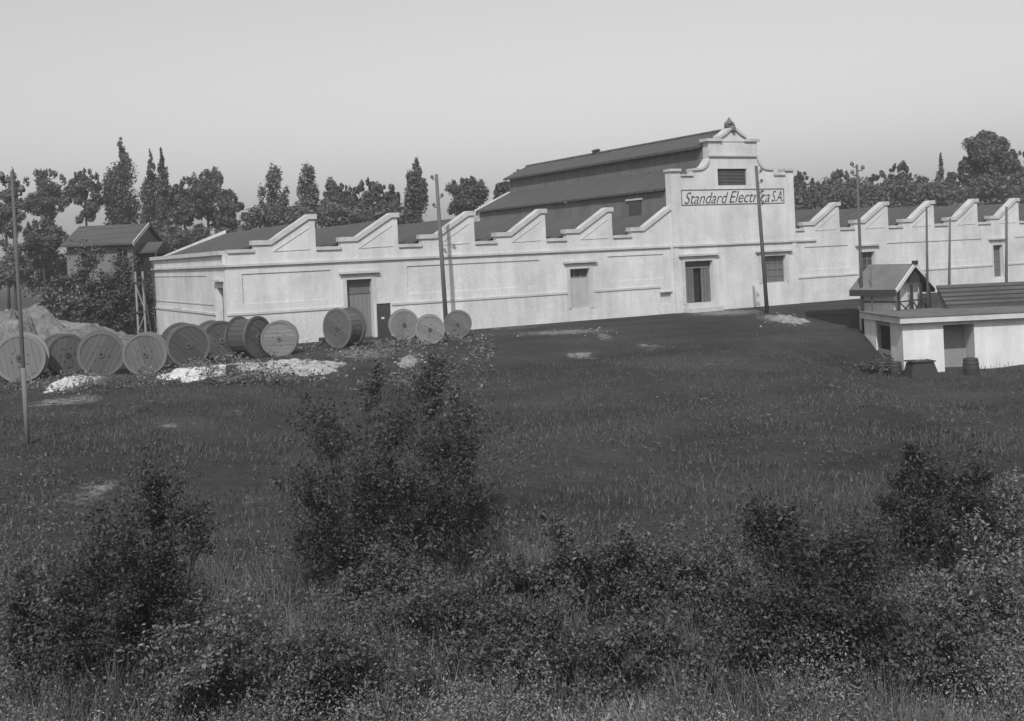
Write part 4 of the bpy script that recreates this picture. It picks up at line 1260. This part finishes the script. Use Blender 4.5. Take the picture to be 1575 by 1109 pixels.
shrub('small_shrub', [(662, 580, 18, 20), (672, 560, 12, 14), (655, 600, 12, 10)], 663, 30.0, 'small dark shrub in the field below the three reels', 2600, 0.05, GS, seed=15)
shrub('small_shrub', [(578, 572, 10, 14), (570, 590, 10, 8)], 575, 33.0, 'tiny dark shrub in the field below the oblique reel', 1200, 0.05, GS, seed=16)
shrub('small_shrub', [(715, 640, 26, 22), (730, 665, 24, 16), (700, 605, 16, 14)], 715, 20.0, 'thin sparse shrub right above the large central shrub', 1500, 0.035, GS, seed=17)
shrub('small_shrub', [(1365, 571, 22, 9), (1345, 565, 12, 6), (1385, 578, 14, 6)], 1365, 45.2, 'dark low shrub at the foot of the low building corner', 1500, 0.07, GS, seed=18)
GH = 'shrubs before the dark house'
for i, (x, y, rx, ry, Y, lab) in enumerate([
        (118, 436, 32, 32, 73, 'dark shrub before the left half of the dark house'),
        (165, 430, 34, 34, 73, 'dark shrub before the middle of the dark house'),
        (206, 435, 24, 34, 73, 'dark shrub before the porch of the dark house'),
        (95, 462, 26, 20, 70, 'low shrub left of the dark house shrubs')]):
    shrub('garden_shrub', [(x, y, rx, ry), (x - rx * 0.4, y + ry * 0.6, rx, ry * 0.6), (x + rx * 0.4, y + ry * 0.7, rx, ry * 0.6), (x, y + ry * 1.1, rx, ry * 0.5)], x, Y, lab, 5200, 0.13, GH, 'shrub' if i < 3 else 'weed', seed=30 + i, dr=0.5)

# ---- ground cover: weeds and grass nobody could count
def scatter(name, label, n, x0, x1, y0, y1, hmin, hmax, size, m, seed, dens=None, blade=False):
    rng = np.random.default_rng(seed)
    Y = y0 + (y1 - y0) * rng.random(n) ** 1.3
    X = rng.uniform(x0, x1, n) * Y
    clump = np.zeros(n)
    for i_ in range(14):
        a_, f_ = rng.uniform(0, 6.28), 0.5 * 1.28 ** i_
        clump += np.sin((X * np.cos(a_) + Y * np.sin(a_)) * f_ + rng.uniform(0, 6.28) + 1.5 * np.sin(X * f_ * 0.37 + i_)) * 0.32
    keep = rng.random(n) < (0.5 + 0.4 * clump if dens is None else dens(X, Y, clump))
    X, Y, clump = X[keep], Y[keep], clump[keep]
    n = len(X)
    z = height(X, Y)
    if blade:
        hgt = rng.uniform(hmin, hmax, n) * (1 + 0.4 * clump)
        a = rng.uniform(0, 6.28, n)
        wv = np.stack([np.cos(a), np.sin(a), 0 * a], 1) * size
        ln = rng.normal(size=(n, 3)) * 0.35
        ln[:, 2] = 1
        tip = ln * hgt[:, None]
        p = np.stack([X, Y, z - 0.01], 1)
        Vv = np.stack([p - wv, p + wv, p + tip], 1).reshape(-1, 3)
        Q_ = np.arange(n * 3).reshape(-1, 3)
    else:
        zz = z + (rng.random(n) ** 1.5) * hmax * np.clip(0.6 + 0.6 * clump, 0.12, 1.4) + hmin
        C_ = np.stack([X, Y, zz], 1)
        nrm = rng.normal(size=(n, 3)) * 0.5 + np.array([0, -0.15, 0.8])
        nrm /= np.linalg.norm(nrm, axis=1, keepdims=True)
        a = np.cross(nrm, rng.normal(size=(n, 3)))
        a /= np.linalg.norm(a, axis=1, keepdims=True)
        b = np.cross(nrm, a)
        s = size * rng.uniform(0.6, 1.5, n)[:, None]
        Vv = np.stack([C_ - a * s, C_ - b * s * 0.5, C_ + a * s, C_ + b * s * 0.5], 1).reshape(-1, 3)
        Q_ = np.arange(n * 4).reshape(-1, 4)
    o = link(name, np_mesh(name, Vv, Q_, M[m]))
    tag(o, label, 'plants', kind='stuff')
scatter('weeds', 'leafy weeds covering the near foreground', 330000, -0.52, 0.52, 9.2, 18.0, 0.0, 0.55, 0.017, 'weed', 21, dens=lambda X, Y, c: np.clip(0.55 + 0.4 * c, 0.08, 1) * (1 - 0.8 * sm(13, 18, Y)))
scatter('field_weeds', 'sparse low weeds dotted over the field', 90000, -0.52, 0.52, 15.0, 54.0, 0.0, 0.22, 0.035, 'shrub', 25, dens=lambda X, Y, c: np.clip(0.05 + 0.5 * (c - 0.3), 0.02, 1))
scatter('yard_weeds', 'rank weeds round the reels and heaps in the yard', 60000, -0.46, -0.02, 40.0, 58.0, 0.0, 0.30, 0.06, 'weed', 26, dens=lambda X, Y, c: np.clip(0.9 * (c - 0.35), 0.0, 1))
scatter('grass', 'short dark meadow grass of the field', 170000, -0.52, 0.52, 9.0, 46.0, 0.05, 0.14, 0.012, 'shrub', 22, blade=True)
scatter('tall_grass', 'tall grass stems standing among the foreground weeds', 70000, -0.52, 0.52, 9.3, 17.0, 0.20, 0.50, 0.006, 'weed', 27, blade=True)
scatter('dry_grass', 'pale dry grass along the bottom edge', 60000, -0.52, 0.52, 8.8, 11.4, 0.06, 0.20, 0.008, 'straw', 23, blade=True)
scatter('pale_weeds', 'pale flowering weeds at the bottom edge of the view', 170000, -0.50, 0.50, 9.0, 12.8, 0.0, 0.5, 0.013, 'straw', 24, dens=lambda X, Y, c: np.clip(0.35 + 0.6 * c, 0, 1) * (1 - sm(9.8, 12.2, Y)))
# loose stones about the heaps
rng = np.random.default_rng(77)
vs, fs = [], []
for (x, y, rx, ry, n_) in ((312, 572, 60, 12, 240), (440, 565, 90, 14, 380), (112, 592, 36, 14, 200), (628, 556, 26, 12, 110), (540, 540, 70, 10, 180), (1207, 492, 34, 9, 120), (880, 512, 80, 5, 90), (730, 520, 40, 6, 60)):
    for _ in range(n_ // 2):
        g_ = ground_at(x + rng.normal() * rx * 0.6, y + rng.normal() * ry * 0.6)
        r = 0.02 + 0.09 * rng.random() ** 4
        k = len(vs)
        for d in ((1, 0, 0), (0, 1, 0), (-1, 0, 0), (0, -1, 0), (0, 0, 1), (0, 0, -1)):
            j = rng.uniform(0.6, 1.3)
            vs.append((g_.x + d[0] * r * j + rng.normal() * r * 0.2, g_.y + d[1] * r * j, g_.z + 0.03 + d[2] * r * j * 0.8))
        fs += [(k, k + 1, k + 4), (k + 1, k + 2, k + 4), (k + 2, k + 3, k + 4), (k + 3, k, k + 4), (k + 1, k, k + 5), (k + 2, k + 1, k + 5), (k + 3, k + 2, k + 5), (k, k + 3, k + 5)]
o = link('loose_stones', np_mesh('loose_stones', np.array(vs), np.array(fs), M['dirt']))
tag(o, 'loose pale stones strewn about the heaps', 'stones', kind='stuff')

# ------------------------------------------------------------------ air: a light summer haze over yard and trees
hm = bpy.data.materials.new('summer_haze')
hm.use_nodes = True
hm.node_tree.nodes.clear()
vo = hm.node_tree.nodes.new('ShaderNodeOutputMaterial')
pv = hm.node_tree.nodes.new('ShaderNodeVolumePrincipled')
pv.inputs['Color'].default_value = (0.9, 0.9, 0.9, 1)
pv.inputs['Density'].default_value = 0.0007
hm.node_tree.links.new(pv.outputs[0], vo.inputs['Volume'])
hz = MB().box(-4200, 4200, -700, 6200, -3.0, 20.0).build('haze', hm)
tag(hz, 'thin pale summer haze over the whole yard', 'haze', kind='stuff')
